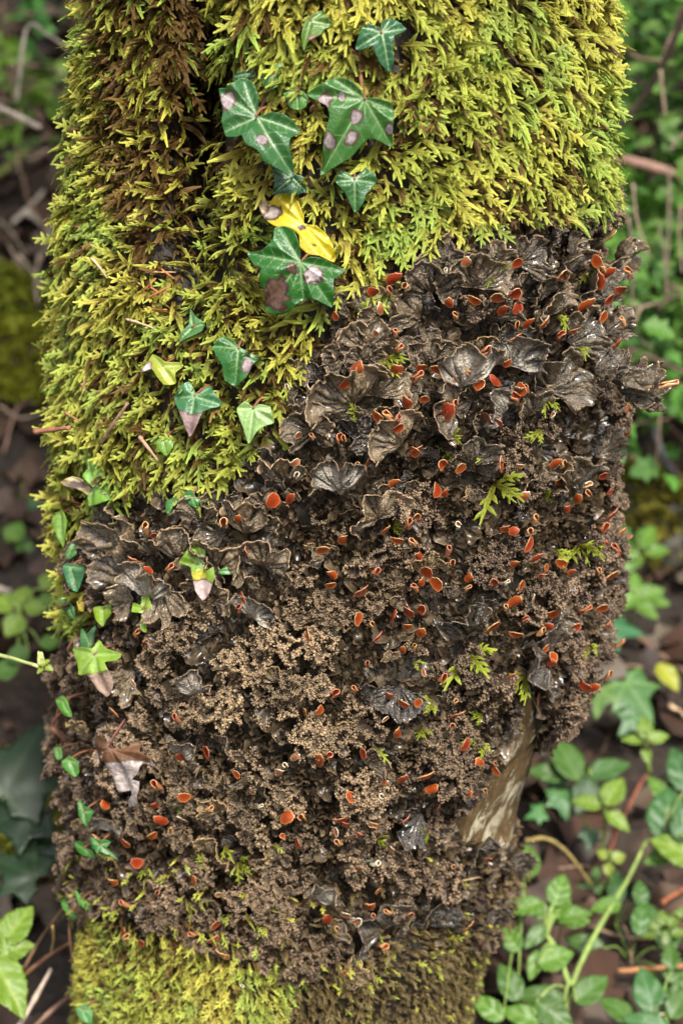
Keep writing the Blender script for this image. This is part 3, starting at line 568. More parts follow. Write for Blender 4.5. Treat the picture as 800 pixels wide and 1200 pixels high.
# ------------------------------------------------------------------ bright sprigs of moss growing through the lichen
def sprig_mesh(seed, nf, leafl):
    r = np.random.default_rng(seed); Vs, Fs, Cs, n0 = [], [], [], 0
    for k in range(nf):
        me = moss_frond(seed*10+k, nb=[4, 2, 5][k % 3], leafl=leafl, branch=.34, curve=.9); V = np.array([v.co[:] for v in me.vertices]); C = np.array([d.color[:3] for d in me.color_attributes['Col'].data]); F = np.array([list(p.vertices) for p in me.polygons])
        bpy.data.meshes.remove(me); a = (k-(nf-1)/2)*.55+r.normal(0, .25); e = r.uniform(-.1, .5); s = r.uniform(.6, 1.0); V = V*s
        Rx = np.array([[1, 0, 0], [0, math.cos(e), -math.sin(e)], [0, math.sin(e), math.cos(e)]]); Rz = np.array([[math.cos(a), -math.sin(a), 0], [math.sin(a), math.cos(a), 0], [0, 0, 1]]); V = V@(Rz@Rx).T
        Vs.append(V); Fs.append(F+n0); Cs.append(C); n0 += len(V)
    C = np.vstack(Cs)*np.array([.36, .43, .05]); return mesh_data('moss_sprig', np.vstack(Vs), np.vstack(Fs), C, smooth=False)
SPR = [sprig_mesh(31+i, [1, 2, 3, 4, 5][i], [.10, .095, .10, .09, .10][i]) for i in range(5)]
for me in SPR: me.materials.append(M['sprig'])
SP = [(p, 0) for p in off2([(370, 35), (500, 140), (545, 215), (470, 330), (465, 405), (255, 420), (245, 465), (335, 450), (545, 340), (565, 45), (75, 445), (40, 375), (470, 560)], 400, 300)]+[(p, 1) for p in off2([(500, 90), (120, 35), (165, 355), (215, 445), (180, 510), (405, 500), (75, 545), (330, 475), (580, 310), (325, 535)], 400, 600)]+[(p, 2) for p in off2([(350, 230), (490, 220), (560, 220), (615, 345), (655, 375), (430, 80), (530, 180), (450, 330)], 0, 900)]+[(p, 2) for p in off2([(310, 200), (75, 150), (200, 140), (245, 400)], 400, 900)]
special = [((580, 567), 4, .030, 'largest star-shaped bright moss sprig spreading over dark lichen lobes', 'largest'), ((452-2, 420), 3, .02, 'thin spiky moss sprig between red cups on the glossy lichen', None), ((678, 640), 4, .026, 'broad yellow-green moss sprig among shiny red cups near the trunk edge', None), ((548, 765), 4, .030, 'loose tangled moss sprig below the wet slate-grey lichen fan', None), ((612, 790), 3, .024, 'drooping moss sprig at the top of the bare bark strip', None), ((690, 755), 2, .022, 'pale feathery moss sprig pointing out by the trunk edge', None)]
sg = ['small bright moss sprig growing among the glossy red-cupped lichen', 'small moss sprig poking out of the brown crumbly lichen with orange cups', 'short moss sprig in the dark lichen near the foot of the trunk']
MARKS = [((770, 450), 'the jutting lichen flap'), ((580, 567), 'the largest star-shaped sprig'), ((605, 850), 'the bare bark strip'), ((298, 490), 'the pale heart-shaped ivy leaf'), ((534, 715), 'the wet slate-grey lichen fan'), ((135, 900), 'the curled dead leaf'), ((345, 310), 'the yellow ivy leaf'), ((112, 770), 'the lime-green ivy leaf'), ((232, 660), 'the two-coloured ivy leaf'), ((528, 400), 'the pale-centred glossy lichen fan'), ((330, 1130), 'the foot moss')]
def sprig_label(x, y, k, s):
    d = sorted(MARKS, key=lambda m: math.hypot(m[0][0]-x, m[0][1]-y))[0]; dy = y-d[0][1]; r = math.hypot(x-d[0][0], dy); rel = 'level with' if abs(dy) < 14 else (('just ' if abs(dy) < 45 else 'well ')+('below' if dy > 0 else 'above'))
    return ['tiny', 'small'][s > .0135]+' '+['single-shoot', 'forked', 'three-shoot', 'bushy', 'star-shaped'][k]+' moss sprig in lichen '+rel+' '+d[1]
def put_sprig(x, y, k, s, label, group, droop):
    p, n, th, ok = hit(x, y, .010); X, Y, Z = frame((n*.55+np.array([random.gauss(0, .6), 0, droop]))[None], (n+np.array([0, 0, .4]))[None]); o = link('moss_sprig', SPR[k], None, None, p, eulers(X, Y, Z)[0]); o.scale = (s,)*3; f = random.uniform(.85, 1.15); o.color = (f, f, f, 1); tag(o, label, 'moss', group)
for (p, g) in SP:
    kk, ss = random.randint(0, 4), random.uniform(.010, .018)
    put_sprig(p[0], p[1], kk, ss, sprig_label(p[0], p[1], kk, ss), ['sprigs among glossy lichen', 'sprigs in crumbly lichen', 'sprigs near the trunk foot'][g], random.uniform(-.9, .4))
for (p, k, s, l, _) in special: put_sprig(p[0], p[1], k, s, l, None, -.3)

# ------------------------------------------------------------------ ivy on the trunk
def z3(l, ox, oy, sc_): return [(ox+x/sc_, oy+y/sc_) for x, y in l]
GREY = ((.27, .225, .225), (.06, .032, .022)); BRN = ((.11, .065, .045), (.04, .02, .014))
def leaf_mesh(outl, cen, tips, spots, basec, P0, nrm, veinc=(.27, .36, .17), edgec=None, cup=0.10, seed=0, dead=None, step=1.5, veinw=1.0, und=.16):
    """A lobed blade on the plane through P0: outline, veins and dead and dark spots in photo pixels, curved in depth."""
    nrm = unit(nrm)
    def to3(q):
        d = ray(q[0], q[1]); t = np.dot(P0-CAM, nrm)/np.dot(d, nrm); return CAM+d*t
    n = len(outl); O = np.array(outl, float); sm = []
    for i in range(n):
        a, b, c, d = O[i-1], O[i], O[(i+1) % n], O[(i+2) % n]
        m = max(2, int(np.linalg.norm(c-b)/3))
        for t in np.linspace(0, 1, m, endpoint=False): sm.append(b+ (c-b)*t+ .5*(.5*((b-a)-(c-b)*0)*t*(1-t)**2 - .5*((d-c))*t*t*(1-t)))
    sm = np.array(sm); x0, y0 = sm.min(0); x1, y1 = sm.max(0)
    gx, gy = np.meshgrid(np.arange(x0, x1, step), np.arange(y0, y1, step)); gx = gx+(np.arange(gx.shape[0]) % 2)[:, None]*step*.5
    g = np.stack([gx.ravel(), gy.ravel()], -1); g = g[inpoly(g[:, 0], g[:, 1], sm)]
    dm = np.min(np.linalg.norm(g[:, None]-sm[None], axis=2), 1); g = g[dm > step*.55]
    pts = [Vector(q) for q in np.vstack([sm, g])]; ns = len(sm)
    res = geometry.delaunay_2d_cdt(pts, [(i, (i+1) % ns) for i in range(ns)], [list(range(ns))], 1, 1e-5); Q = np.array([v[:] for v in res[0]]); F = np.array([f for f in res[2] if len(f) == 3])
    W = np.array([to3(q) for q in Q]); ce = np.array(cen, float); size = max(x1-x0, y1-y0)
    # veins
    segs = []
    for k, tp in enumerate(tips):
        tp = np.array(tp, float); v = tp-ce; segs.append((ce, ce+v*.95, 1.0)); pr = np.array([-v[1], v[0]])
        for f in (.28, .48, .68):
            for s in (1, -1): b = ce+v*f; segs.append((b, b+v*.17*(1.2-f)+pr*s*.27*(1.25-f), .55))
    def sdist(A, B): ab = B-A; t = np.clip(((Q-A)@ab)/max(ab@ab, 1e-6), 0, 1); return np.linalg.norm(Q-A-t[:, None]*ab, axis=1), t
    vein = np.zeros(len(Q)); near = np.full(len(Q), 1e9)
    for A, B, w in segs:
        d, t = sdist(A, B); wd = veinw*(1.15-.6*t)*(.95 if w == 1 else .6); vein = np.maximum(vein, w*np.exp(-(d/wd)**2)*(1-.35*t))
        if w == 1: near = np.minimum(near, d)
    S3 = np.stack([Q[:, 0], Q[:, 1], 0*Q[:, 0]+seed*7.7], -1); na = vn(S3, 1/14, seed); nb = vn(S3, 1/4, seed+1)
    C = np.array(basec)[None]*np.array([.80, .72, .50])*(.72+.42*na+.14*nb)[:, None]; C = C*(1-vein[:, None]*.75)+np.array(veinc)[None]*vein[:, None]*.75
    db = np.min(np.linalg.norm(Q[:, None]-sm[None], axis=2), 1)
    if edgec is not None: w = np.exp(-(db/2.2)**2)[:, None]*.6; C = C*(1-w)+np.array(edgec)*w
    for (sx, sy, rx, ry, (ci, cb)) in spots:
        d = np.hypot((Q[:, 0]-sx)/rx, (Q[:, 1]-sy)/ry)+(vn(S3, 1/5, seed+9)-.5)*.7; w = sstep(1.14, 1.0, d)[:, None]; C = C*(1-w)+np.array(cb)*w; w = sstep(.92, .62, d)[:, None]*(.75+.25*nb[:, None]); C = C*(1-w)+np.array(ci)*(.6+.75*vn(S3, 1/2.5, seed+6)[:, None])*w
    if dead is not None:
        dx, dy, nx, ny, dc = dead; d = (Q[:, 0]-dx)*nx+(Q[:, 1]-dy)*ny+(na-.5)*9+(nb-.5)*4; w = sstep(-2.6, -1.2, d)[:, None]; C = C*(1-w)+np.array([.07, .045, .03])*w; w = sstep(-.6, 1.0, d)[:, None]; C = C*(1-w)+np.array(dc)*(.5+.8*vn(S3, 1/2.5, seed+6)[:, None])*w
    mm = .00055*size; r = np.linalg.norm(Q-ce, axis=1)/size
    h = -cup*mm*r**2*2+.06*mm*(sstep(0, size*.12, near)-.5)+und*mm*(vn(S3, 2.6/size, seed+4)-.5)+.02*mm*(na-.5)
    W = W+nrm*h[:, None]; return W, F, C
def ivy_leaf(parent, ploc, outl, cen, tips, spots=(), basec=(.05, .15, .035), lift=.020, mat='ivy', petiole=True, label=None, seed=0, tilt=(0, 0, .25), pdir=None, **kw):
    LEAF_OUT.append(outl)
    p, n, th, ok = hit(cen[0], cen[1], lift); v = unit(CAM-p); nr = unit(n*.65+v*.35+np.array(tilt)); size = max(max(q[0] for q in outl)-min(q[0] for q in outl), max(q[1] for q in outl)-min(q[1] for q in outl))
    W, F, C = leaf_mesh(outl, cen, tips, spots, basec, p, nr, seed=seed, step=1.5 if size > 45 else 1.1, veinw=1.0 if size > 45 else .75, **kw)
    me = mesh_data('leaf', W-p, F, C); o = link('leaf', me, M[mat], parent, p-ploc); solid(o, .0005)
    if np.mean([pl.normal.dot(Vector(nr)) for pl in list(me.polygons)[:40]]) < 0: me.flip_normals()
    if label: o['label'] = label
    if petiole:
        e = p-n*.024+np.array(pdir if pdir is not None else (random.uniform(-.004, .004), 0, .005)); L = spline([p+nr*.0002-p, (e-p)*.45+nr*.004, e-p], 5); Vt, Ft = tube(L, np.linspace(.0007, .0009, len(L)), 6); link('petiole', mesh_data('petiole', Vt, Ft, np.array([.20, .085, .04])), M['wood'], o)
    return o
def sprig(px, py, label, group=None, stem=None):
    p, n, th, ok = hit(px, py, 0); e = empty('ivy_sprig', p); tag(e, label, 'ivy', group)
    if stem:
        pts = [hit(a, b, lf)[0]-p for a, b, lf in stem]; L = spline(pts, 6); Vt, Ft = tube(L, .0011, 6, .3); link('stem', mesh_data('stem', Vt, Ft, np.array([.17, .085, .04])), M['wood'], e)
    return e, p
A1 = lambda l: z3(l, 230, 0, 3.077)
A2 = lambda l: z3(l, 160, 220, 3.077)
A3 = lambda l: z3(l, 50, 520, 3.3333)
A4 = lambda l: z3(l, 60, 840, 5.0)
A5 = lambda l: z3(l, 60, 1000, 4.0)
def sp(f, l, k=3.077): return [(*f([(x, y)])[0], rx/k, ry/k, c) for x, y, rx, ry, c in l]
DG = (.030, .125, .045); MG = (.055, .17, .035); LG = (.13, .28, .04); TEAL = (.022, .095, .055)
e, p = sprig(330, 95, 'ivy sprig of large dark green leaves dotted with grey dead spots', None, [(300, 136, .012), (320, 105, .004), (372, 70, .002), (415, 60, .008), (425, 115, .016)])
ivy_leaf(e, p, A1([(215, 410), (219, 365), (214, 318), (190, 285), (160, 278), (135, 298), (112, 316), (80, 318), (86, 352), (97, 395), (90, 440), (105, 490), (150, 496), (166, 488), (182, 522), (225, 546), (245, 585), (290, 606), (338, 632), (341, 590), (333, 530), (338, 492), (365, 465), (342, 430), (310, 408), (270, 402), (235, 412)]), A1([(215, 418)])[0], A1([(92, 330), (165, 288), (98, 475), (337, 625), (362, 465)]), sp(A1, [(112, 358, 31, 34, GREY), (240, 508, 19, 21, GREY)]), DG, .026, seed=1, label='large dark green ivy leaf with a grey dead patch at its corner')
ivy_leaf(e, p, A1([(607, 352), (590, 325), (555, 290), (510, 277), (460, 295), (400, 335), (430, 356), (470, 380), (480, 420), (465, 470), (458, 530), (462, 580), (452, 628), (500, 600), (560, 565), (590, 530), (620, 500), (660, 505), (710, 526), (708, 470), (714, 400), (700, 370), (650, 354)]), A1([(607, 357)])[0], A1([(403, 337), (455, 622), (707, 522), (708, 395), (500, 282)]), sp(A1, [(465, 360, 27, 31, GREY), (525, 347, 14, 18, GREY), (573, 420, 25, 23, GREY), (563, 497, 25, 29, GREY), (482, 512, 25, 32, GREY), (697, 463, 15, 20, GREY)]), (.04, .145, .035), .026, seed=2, label='large green ivy leaf with six grey dead spots', tilt=(.05, 0, .2))
ivy_leaf(e, p, A1([(275, 605), (300, 612), (330, 625), (360, 628), (390, 640), (393, 690), (355, 702), (310, 695), (275, 700), (282, 650)]), A1([(345, 640)])[0], A1([(280, 610), (390, 685), (280, 695)]), (), (.018, .08, .045), .016, seed=3)
ivy_leaf(e, p, A1([(232, 280), (255, 262), (278, 262), (285, 235), (305, 225), (321, 245), (300, 275), (298, 305), (270, 322), (240, 310)]), A1([(278, 265)])[0], A1([(235, 285), (268, 318), (300, 300), (318, 242)]), (), MG, .018, seed=4)
ivy_leaf(e, p, A1([(312, 335), (340, 325), (360, 320), (385, 330), (402, 350), (395, 385), (365, 395), (335, 385), (325, 355)]), A1([(360, 330)])[0], A1([(315, 337), (365, 392), (398, 365)]), (), (.07, .2, .05), .018, seed=5)
ivy_leaf(e, p, A1([(128, 272), (165, 256), (205, 248), (213, 275), (180, 284), (150, 292)]), A1([(200, 262)])[0], A1([(132, 273), (155, 288)]), (), TEAL, .014, seed=6)
e, p = sprig(440, 35, 'blue-green three-pointed ivy leaf with pale veins, set in upper moss', None, [(425, 110, .01), (421, 60, .009), (428, 0, .004)])
ivy_leaf(e, p, A1([(668, 100), (672, 75), (700, 62), (730, 75), (760, 100), (735, 118), (712, 130), (709, 180), (713, 220), (700, 253), (665, 228), (645, 195), (632, 168), (600, 178), (576, 176), (580, 140), (595, 100), (622, 84), (650, 96)]), A1([(668, 118)])[0], A1([(755, 100), (580, 172), (700, 248), (700, 66), (600, 98)]), (), (.025, .115, .062), .024, seed=7)
e, p = sprig(416, 205, 'single downward-pointing green ivy leaf just below the six-spotted leaf')
ivy_leaf(e, p, A1([(570, 642), (555, 630), (520, 613), (502, 655), (530, 690), (550, 725), (572, 764), (600, 735), (612, 700), (649, 655), (640, 625), (610, 606), (590, 622)]), A1([(570, 648)])[0], A1([(572, 758), (506, 655), (645, 655), (520, 618), (612, 610)]), (), (.035, .14, .055), .024, seed=8)
e, p = sprig(368, 30, 'narrow green ivy leaf with a withered pink tip among the upper moss')
ivy_leaf(e, p, A1([(408, 62), (450, 38), (470, 60), (491, 85), (460, 108), (448, 125), (420, 140), (400, 150), (385, 183), (379, 130), (392, 80)]), A1([(412, 75)])[0], A1([(487, 85), (383, 178), (452, 42)]), sp(A1, [(424, 142, 26, 13, ((.30, .2, .17), (.2, .1, .08)))]), (.09, .2, .035), .018, seed=9)
e, p = sprig(345, 290, 'ivy sprig with one bright yellow leaf behind a glossy dark green leaf', None, [(350, 305, .016), (362, 285, .006), (380, 300, .003)])
ivy_leaf(e, p, A2([(433, 33), (480, 46), (500, 25), (540, 14), (585, 55), (603, 110), (605, 130), (650, 140), (690, 175), (714, 235), (709, 267), (660, 245), (620, 240), (590, 215), (585, 170), (550, 145), (500, 140), (460, 110), (445, 80)]), A2([(600, 130)])[0], A2([(438, 40), (545, 20), (709, 262), (690, 180)]), sp(A2, [(487, 88, 33, 30, ((.33, .28, .24), (.05, .025, .015))), (455, 60, 20, 32, ((.40, .30, .2), (.09, .05, .03))), (595, 143, 14, 9, BRN), (640, 205, 7, 5, BRN)]), (.52, .46, .02), .017, seed=10, veinc=(.6, .58, .12), label='bright yellow ivy leaf with a brown-edged dead corner')
ivy_leaf(e, p, A2([(590, 262), (588, 210), (570, 160), (530, 139), (495, 145), (490, 185), (450, 225), (393, 235), (420, 275), (449, 290), (440, 330), (455, 365), (460, 400), (457, 442), (490, 459), (540, 450), (580, 420), (610, 400), (650, 405), (702, 433), (710, 380), (711, 330), (747, 300), (710, 280), (670, 255), (630, 250)]), A2([(590, 270)])[0], A2([(398, 236), (515, 142), (460, 445), (700, 428), (742, 300), (600, 402)]), sp(A2, [(505, 385, 44, 60, BRN), (560, 292, 24, 19, BRN), (638, 317, 31, 28, ((.40, .33, .33), (.04, .02, .014)))]), (.020, .12, .022), .030, seed=11, label='glossy dark green ivy leaf with one dark dead patch and one round spot', tilt=(.05, 0, .1))
e, p = sprig(225, 380, 'small slim green ivy leaf alone in the moss between groove and larger ivy')
ivy_leaf(e, p, A2([(190, 434), (210, 460), (243, 485), (235, 515), (195, 535), (148, 553), (165, 520), (188, 490)]), A2([(200, 500)])[0], A2([(190, 440), (152, 548), (238, 490)]), (), (.05, .17, .06), .018, seed=12)
e, p = sprig(270, 415, 'dark green ivy leaf with small lilac-grey spot, half sunk in moss')
ivy_leaf(e, p, A2([(273, 570), (310, 535), (345, 550), (372, 575), (415, 598), (442, 612), (418, 640), (395, 682), (350, 712), (312, 690), (307, 640), (287, 610)]), A2([(368, 580)])[0], A2([(278, 570), (435, 612), (350, 705), (312, 540)]), sp(A2, [(398, 640, 18, 27, ((.33, .25, .26), (.07, .04, .03)))]), (.03, .14, .04), .018, seed=13)
e, p = sprig(192, 430, 'pale yellow-green ivy leaf with a withered grey edge in the moss')
ivy_leaf(e, p, A2([(14, 668), (38, 630), (52, 598), (82, 612), (110, 630), (150, 630), (166, 640), (142, 668), (136, 706), (100, 712), (76, 682), (58, 655)]), A2([(95, 645)])[0], A2([(54, 602), (130, 700), (160, 640)]), sp(A2, [(40, 652, 22, 26, ((.42, .36, .34), (.12, .08, .06)))]), (.30, .38, .05), .018, seed=14)
e, p = sprig(228, 470, 'blue-green ivy leaf ending in a shrivelled brown-pink tip')
ivy_leaf(e, p, A2([(129, 756), (160, 713), (190, 699), (217, 745), (262, 714), (307, 780), (262, 800), (242, 808), (216, 862), (186, 897), (167, 838), (150, 800)]), A2([(208, 752)])[0], A2([(134, 757), (300, 780), (195, 705), (262, 722), (187, 890)]), (), (.05, .19, .10), .020, seed=15, dead=(*A2([(200, 812)])[0], -.05, 1, (.24, .16, .15)))
e, p = sprig(298, 490, 'pale heart-shaped ivy leaf standing clear of the moss beside the lichen')
ivy_leaf(e, p, A2([(420, 792), (390, 769), (362, 795), (370, 832), (385, 870), (399, 922), (432, 880), (457, 860), (493, 845), (481, 790), (440, 782)]), A2([(420, 796)])[0], A2([(400, 915), (366, 797), (488, 842), (476, 794)]), (), (.22, .40, .17), .026, seed=16, veinc=(.42, .55, .3))
e, p = sprig(193, 522, 'tiny light green two-lobed ivy shoot in moss above the brown lichen fans')
ivy_leaf(e, p, A2([(68, 915), (95, 899), (127, 905), (132, 935), (105, 967), (80, 946)]), A2([(98, 912)])[0], A2([(72, 917), (105, 960), (128, 912)]), (), LG, .014, seed=17)
e, p = sprig(105, 565, 'light green ivy leaf joined to a curled cream dead leaf half')
ivy_leaf(e, p, A3([(163, 60), (200, 65), (246, 70), (240, 120), (256, 160), (256, 215), (215, 235), (173, 242), (175, 200), (190, 170), (158, 128), (170, 95)]), A3([(192, 150)])[0], A3([(166, 66), (242, 76), (254, 210), (180, 236)]), (), (.14, .33, .05), .020, seed=18)
ivy_leaf(e, p, A3([(64, 150), (110, 128), (160, 143), (192, 175), (182, 202), (160, 188), (120, 172), (90, 166)]), A3([(160, 160)])[0], A3([(70, 151), (110, 134)]), sp(A3, [(128, 160, 42, 15, ((.09, .06, .05), (.16, .12, .09)))], 3.333), (.52, .46, .33), .018, 'dead', False, 'curled cream dead half of an ivy leaf', seed=19, veinc=(.5, .42, .3))  # shaded hollow of the curl is painted on as a dark spot
e, p = sprig(85, 660, 'strand of ivy with a pale bare stem climbing the trunk edge beside the lichen', None, [(98, 760, .004), (90, 715, .006), (88, 690, .005), (90, 650, .005), (85, 600, .004)])
for q, (o_, c_, t_, b_, lf) in enumerate([([(83, 475), (110, 468), (167, 484), (160, 520), (125, 577), (100, 560), (90, 520)], (112, 482), [(122, 570), (160, 488), (88, 480)], (.05, .19, .10), .016), ([(38, 290), (82, 258), (97, 300), (85, 350), (68, 402), (52, 350)], (70, 275), [(68, 395), (42, 292)], (.14, .3, .04), .012), ([(90, 432), (128, 368), (134, 430), (103, 452)], (112, 420), [(128, 374), (96, 440)], (.06, .2, .06), .014), ([(62, 600), (100, 608), (124, 640), (118, 690), (92, 660), (70, 640)], (95, 618), [(115, 682), (66, 603)], (.05, .18, .07), .012), ([(134, 615), (160, 618), (158, 655), (140, 650)], (142, 622), [(155, 650)], (.5, .4, .03), .010)]):
    ivy_leaf(e, p, A3(o_), A3([c_])[0], A3(t_), (), b_, lf+.008, seed=20+q)
e, p = sprig(112, 770, 'large lime-green ivy leaf with a brown dead lower lobe on the lichen', None, [(110, 768, .014), (102, 762, .004), (98, 740, .003)])
ivy_leaf(e, p, A3([(145, 718), (170, 740), (202, 708), (203, 770), (182, 806), (150, 790)]), A3([(185, 790)])[0], A3([(150, 725), (198, 716)]), (), (.05, .17, .07), .014, seed=26)
ivy_leaf(e, p, A3([(108, 800), (150, 795), (195, 800), (214, 766), (246, 800), (302, 820), (290, 846), (248, 852), (262, 880), (276, 925), (262, 962), (236, 986), (203, 955), (180, 907), (138, 902), (140, 860), (123, 825)]), A3([(200, 825)])[0], A3([(114, 802), (216, 772), (296, 822), (144, 895), (236, 975)]), (), (.20, .36, .05), .024, seed=27, dead=(*A3([(225, 903)])[0], .12, 1, (.30, .21, .16)))
e, p = sprig(120, 718, 'small bright green ivy leaf standing alone above the lime-green ivy leaf')
ivy_leaf(e, p, A3([(198, 640), (240, 635), (266, 623), (269, 665), (242, 690), (230, 713), (208, 690)]), A3([(238, 645)])[0], A3([(202, 642), (264, 628), (230, 706)]), (), (.22, .4, .03), .018, seed=28)
e, p = sprig(232, 660, 'small two-coloured ivy leaf with yellow base and pink dead tip on brown lichen', None, [(235, 655, .016), (245, 668, .008), (258, 690, .004)])
ivy_leaf(e, p, A3([(575, 384), (605, 400), (637, 415), (630, 460), (642, 498), (670, 480), (674, 522), (668, 538), (650, 582), (620, 612), (595, 575), (585, 515), (580, 482), (533, 465), (560, 430)]), A3([(625, 480)])[0], A3([(578, 390), (540, 464), (632, 420), (622, 600)]), sp(A3, [(612, 515, 26, 20, ((.40, .34, .04), (.35, .36, .05)))], 3.333), (.16, .30, .035), .022, seed=29, dead=(*A3([(620, 540)])[0], 0, 1, (.42, .31, .29)))
ivy_leaf(e, p, A3([(683, 500), (730, 474), (767, 495), (750, 511), (700, 511)]), A3([(700, 500)])[0], A3([(762, 495)]), (), (.05, .2, .06), .018, seed=30)
e, p = sprig(167, 708, 'narrow twisted bright green ivy leaf pointing down on the lichen', None, [(168, 700, .016), (178, 715, .010), (186, 732, .004)])
ivy_leaf(e, p, A3([(385, 590), (410, 584), (427, 640), (402, 670), (402, 737), (380, 722), (385, 662), (348, 656), (350, 620), (380, 630)]), A3([(390, 645)])[0], A3([(398, 590), (392, 730), (352, 640)]), (), (.22, .40, .03), .020, seed=31)
e, p = sprig(215, 586, 'pair of small dark ivy leaves at the seam of moss and brown lichen fans')
ivy_leaf(e, p, A3([(553, 200), (580, 178), (600, 210), (622, 220), (600, 252), (570, 235)]), A3([(585, 205)])[0], A3([(558, 202), (616, 222), (598, 246)]), (), (.04, .18, .05), .016, seed=32)
ivy_leaf(e, p, A3([(483, 225), (520, 209), (547, 230), (510, 241), (495, 277), (478, 265)]), A3([(515, 225)])[0], A3([(542, 230), (488, 270)]), (), (.05, .2, .06), .016, seed=33)
e, p = sprig(80, 880, 'row of small ivy leaves down the trunk edge past the curled dead leaf', None, [(72, 815, .006), (66, 850, .005), (72, 890, .005), (92, 950, .005), (96, 1000, .005)])
for q, (f_, o_, c_, t_, b_, lf) in enumerate([(A3, [(48, 1000), (80, 984), (102, 1010), (107, 1067), (80, 1060), (60, 1030)], (80, 1005), [(52, 1002), (103, 1060)], (.10, .3, .05), .014), (A4, [(14, 180), (60, 178), (62, 240), (30, 252)], (40, 195), [(35, 245)], (.10, .28, .08), .010), (A4, [(63, 260), (110, 228), (158, 265), (157, 322), (130, 352), (80, 312)], (110, 255), [(68, 262), (135, 345), (152, 270)], (.09, .28, .07), .014), (A4, [(158, 483), (200, 525), (248, 550), (240, 585), (205, 648), (180, 610), (160, 570)], (190, 560), [(163, 490), (242, 555), (205, 640)], (.035, .17, .035), .018), (A4, [(132, 735), (180, 728), (202, 765), (242, 790), (248, 832), (190, 815), (150, 790)], (190, 770), [(138, 738), (244, 826)], (.05, .22, .04), .016), (A4, [(233, 700), (270, 720), (310, 718), (343, 735), (322, 770), (384, 843), (330, 812), (290, 790), (270, 803), (240, 760)], (285, 755), [(238, 706), (338, 737), (376, 836), (272, 796)], (.03, .17, .045), .018)]):
    ivy_leaf(e, p, f_(o_), f_([c_])[0], f_(t_), (), b_, lf+.010, seed=40+q)
e, p = sprig(80, 1050, 'three small ivy leaves in the mossy foot of the trunk', None, [(85, 1050, .005), (82, 1100, .004), (98, 1180, .005)])
for q, (o_, c_, t_, b_) in enumerate([([(103, 168), (140, 200), (182, 240), (160, 267), (130, 232)], (140, 215), [(107, 174), (172, 256)], (.06, .25, .04)), ([(33, 170), (60, 190), (97, 278), (132, 290), (100, 312), (50, 240)], (80, 260), [(38, 178), (126, 290)], (.07, .25, .05)), ([(118, 720), (160, 708), (192, 740), (187, 797), (150, 790), (125, 762)], (150, 735), [(122, 722), (188, 742), (170, 792)], (.09, .27, .12))]):
    ivy_leaf(e, p, A5(o_), A5([c_])[0], A5(t_), (), b_, .020, seed=50+q)

# ------------------------------------------------------------------ dead leaves and twigs caught on the trunk
def dead_leaf(outl, cen, tips, basec, lift, label, seed, tilt=(0, 0, .2), **kw):
    p, n, th, ok = hit(cen[0], cen[1], lift); e = empty('dead_leaf', p); tag(e, label, 'dead leaf'); nr = unit(n*.6+unit(CAM-p)*.4+np.array(tilt))
    W, F, C = leaf_mesh(outl, cen, tips, (), basec, p, nr, seed=seed, step=1.2, veinc=kw.pop('veinc', (.25, .14, .09)), cup=kw.pop('cup', .35), und=.75, **kw)
    me = mesh_data('blade', W-p, F, C); o = link('blade', me, M['dead'], e); solid(o, .0005)
    if np.mean([pl.normal.dot(Vector(nr)) for pl in list(me.polygons)[:40]]) < 0: me.flip_normals()
    Vt, Ft = tube(spline([(0, 0, 0), nr*.004+np.array([0, 0, .006]), -n*.01+np.array([.0, 0, .02])], 5), .0008, 6); link('leaf_stalk', mesh_data('leaf_stalk', Vt, Ft, np.array([.16, .06, .05])), M['wood'], e)
dead_leaf(A4([(158, 200), (235, 180), (233, 130), (265, 111), (310, 130), (358, 182), (440, 187), (490, 150), (524, 148), (527, 200), (557, 235), (577, 292), (520, 272), (488, 330), (444, 368), (482, 380), (472, 430), (443, 480), (432, 517), (363, 532), (380, 490), (420, 458), (418, 430), (338, 442), (330, 350), (310, 272), (250, 242), (200, 257), (158, 247)]), A4([(370, 195)])[0], A4([(165, 235), (262, 118), (520, 155), (570, 285), (400, 420)]), (.115, .055, .032), .022, 'large curled dead brown leaf with silvery lower half lying on lichen', 61, dead=(*A4([(390, 272)])[0], .03, 1, (.33, .28, .26)))
dead_leaf(A4([(18, 58), (60, 75), (132, 150), (162, 200), (132, 232), (90, 190), (50, 120)]), A4([(40, 75)])[0], A4([(140, 215)]), (.15, .07, .045), .014, 'narrow folded red-brown dead leaf on trunk edge near the curled leaf', 62)
dead_leaf(A3([(82, 900), (90, 850), (118, 822), (145, 850), (138, 905), (105, 925)]), A3([(118, 830)])[0], A3([(90, 905), (130, 905)]), (.19, .13, .115), .014, 'small grey-brown dead leaf tucked beside the lime-green ivy leaf', 63)
dead_leaf(A4([(153, 842), (185, 808), (238, 845), (216, 893), (170, 880)]), A4([(190, 815)])[0], A4([(190, 885)]), (.42, .30, .24), .014, 'pale pinkish scrap of dead leaf between small ivy leaves', 64)
dead_leaf(A5([(110, 258), (150, 265), (180, 262), (222, 290), (200, 300), (160, 290), (130, 285)]), A5([(120, 262)])[0], A5([(215, 292)]), (.38, .30, .23), .012, 'thin cream scrap of dead leaf where lichen meets foot moss', 65)
def twig(pts, r0, c, label, lift=.016, cat='twig', group=None, name='twig', r1=None):
    W = [hit(a, b, lift if len(q) == 0 else q[0])[0] for a, b, *q in pts]; p0 = W[0].copy(); L = spline([w-p0 for w in W], 6); Vt, Ft = tube(L, np.linspace(r0, r1 or r0*.6, len(L)), 7, .35, int(pts[0][0])); o = link(name, mesh_data(name, Vt, Ft, np.array(c)), M['wood'], None, p0); tag(o, label, cat, group)
twig([(118, 520, .014), (134, 496, .018), (150, 472, .018)], .0016, (.30, .19, .12), 'short tan broken twig slanting in the moss')
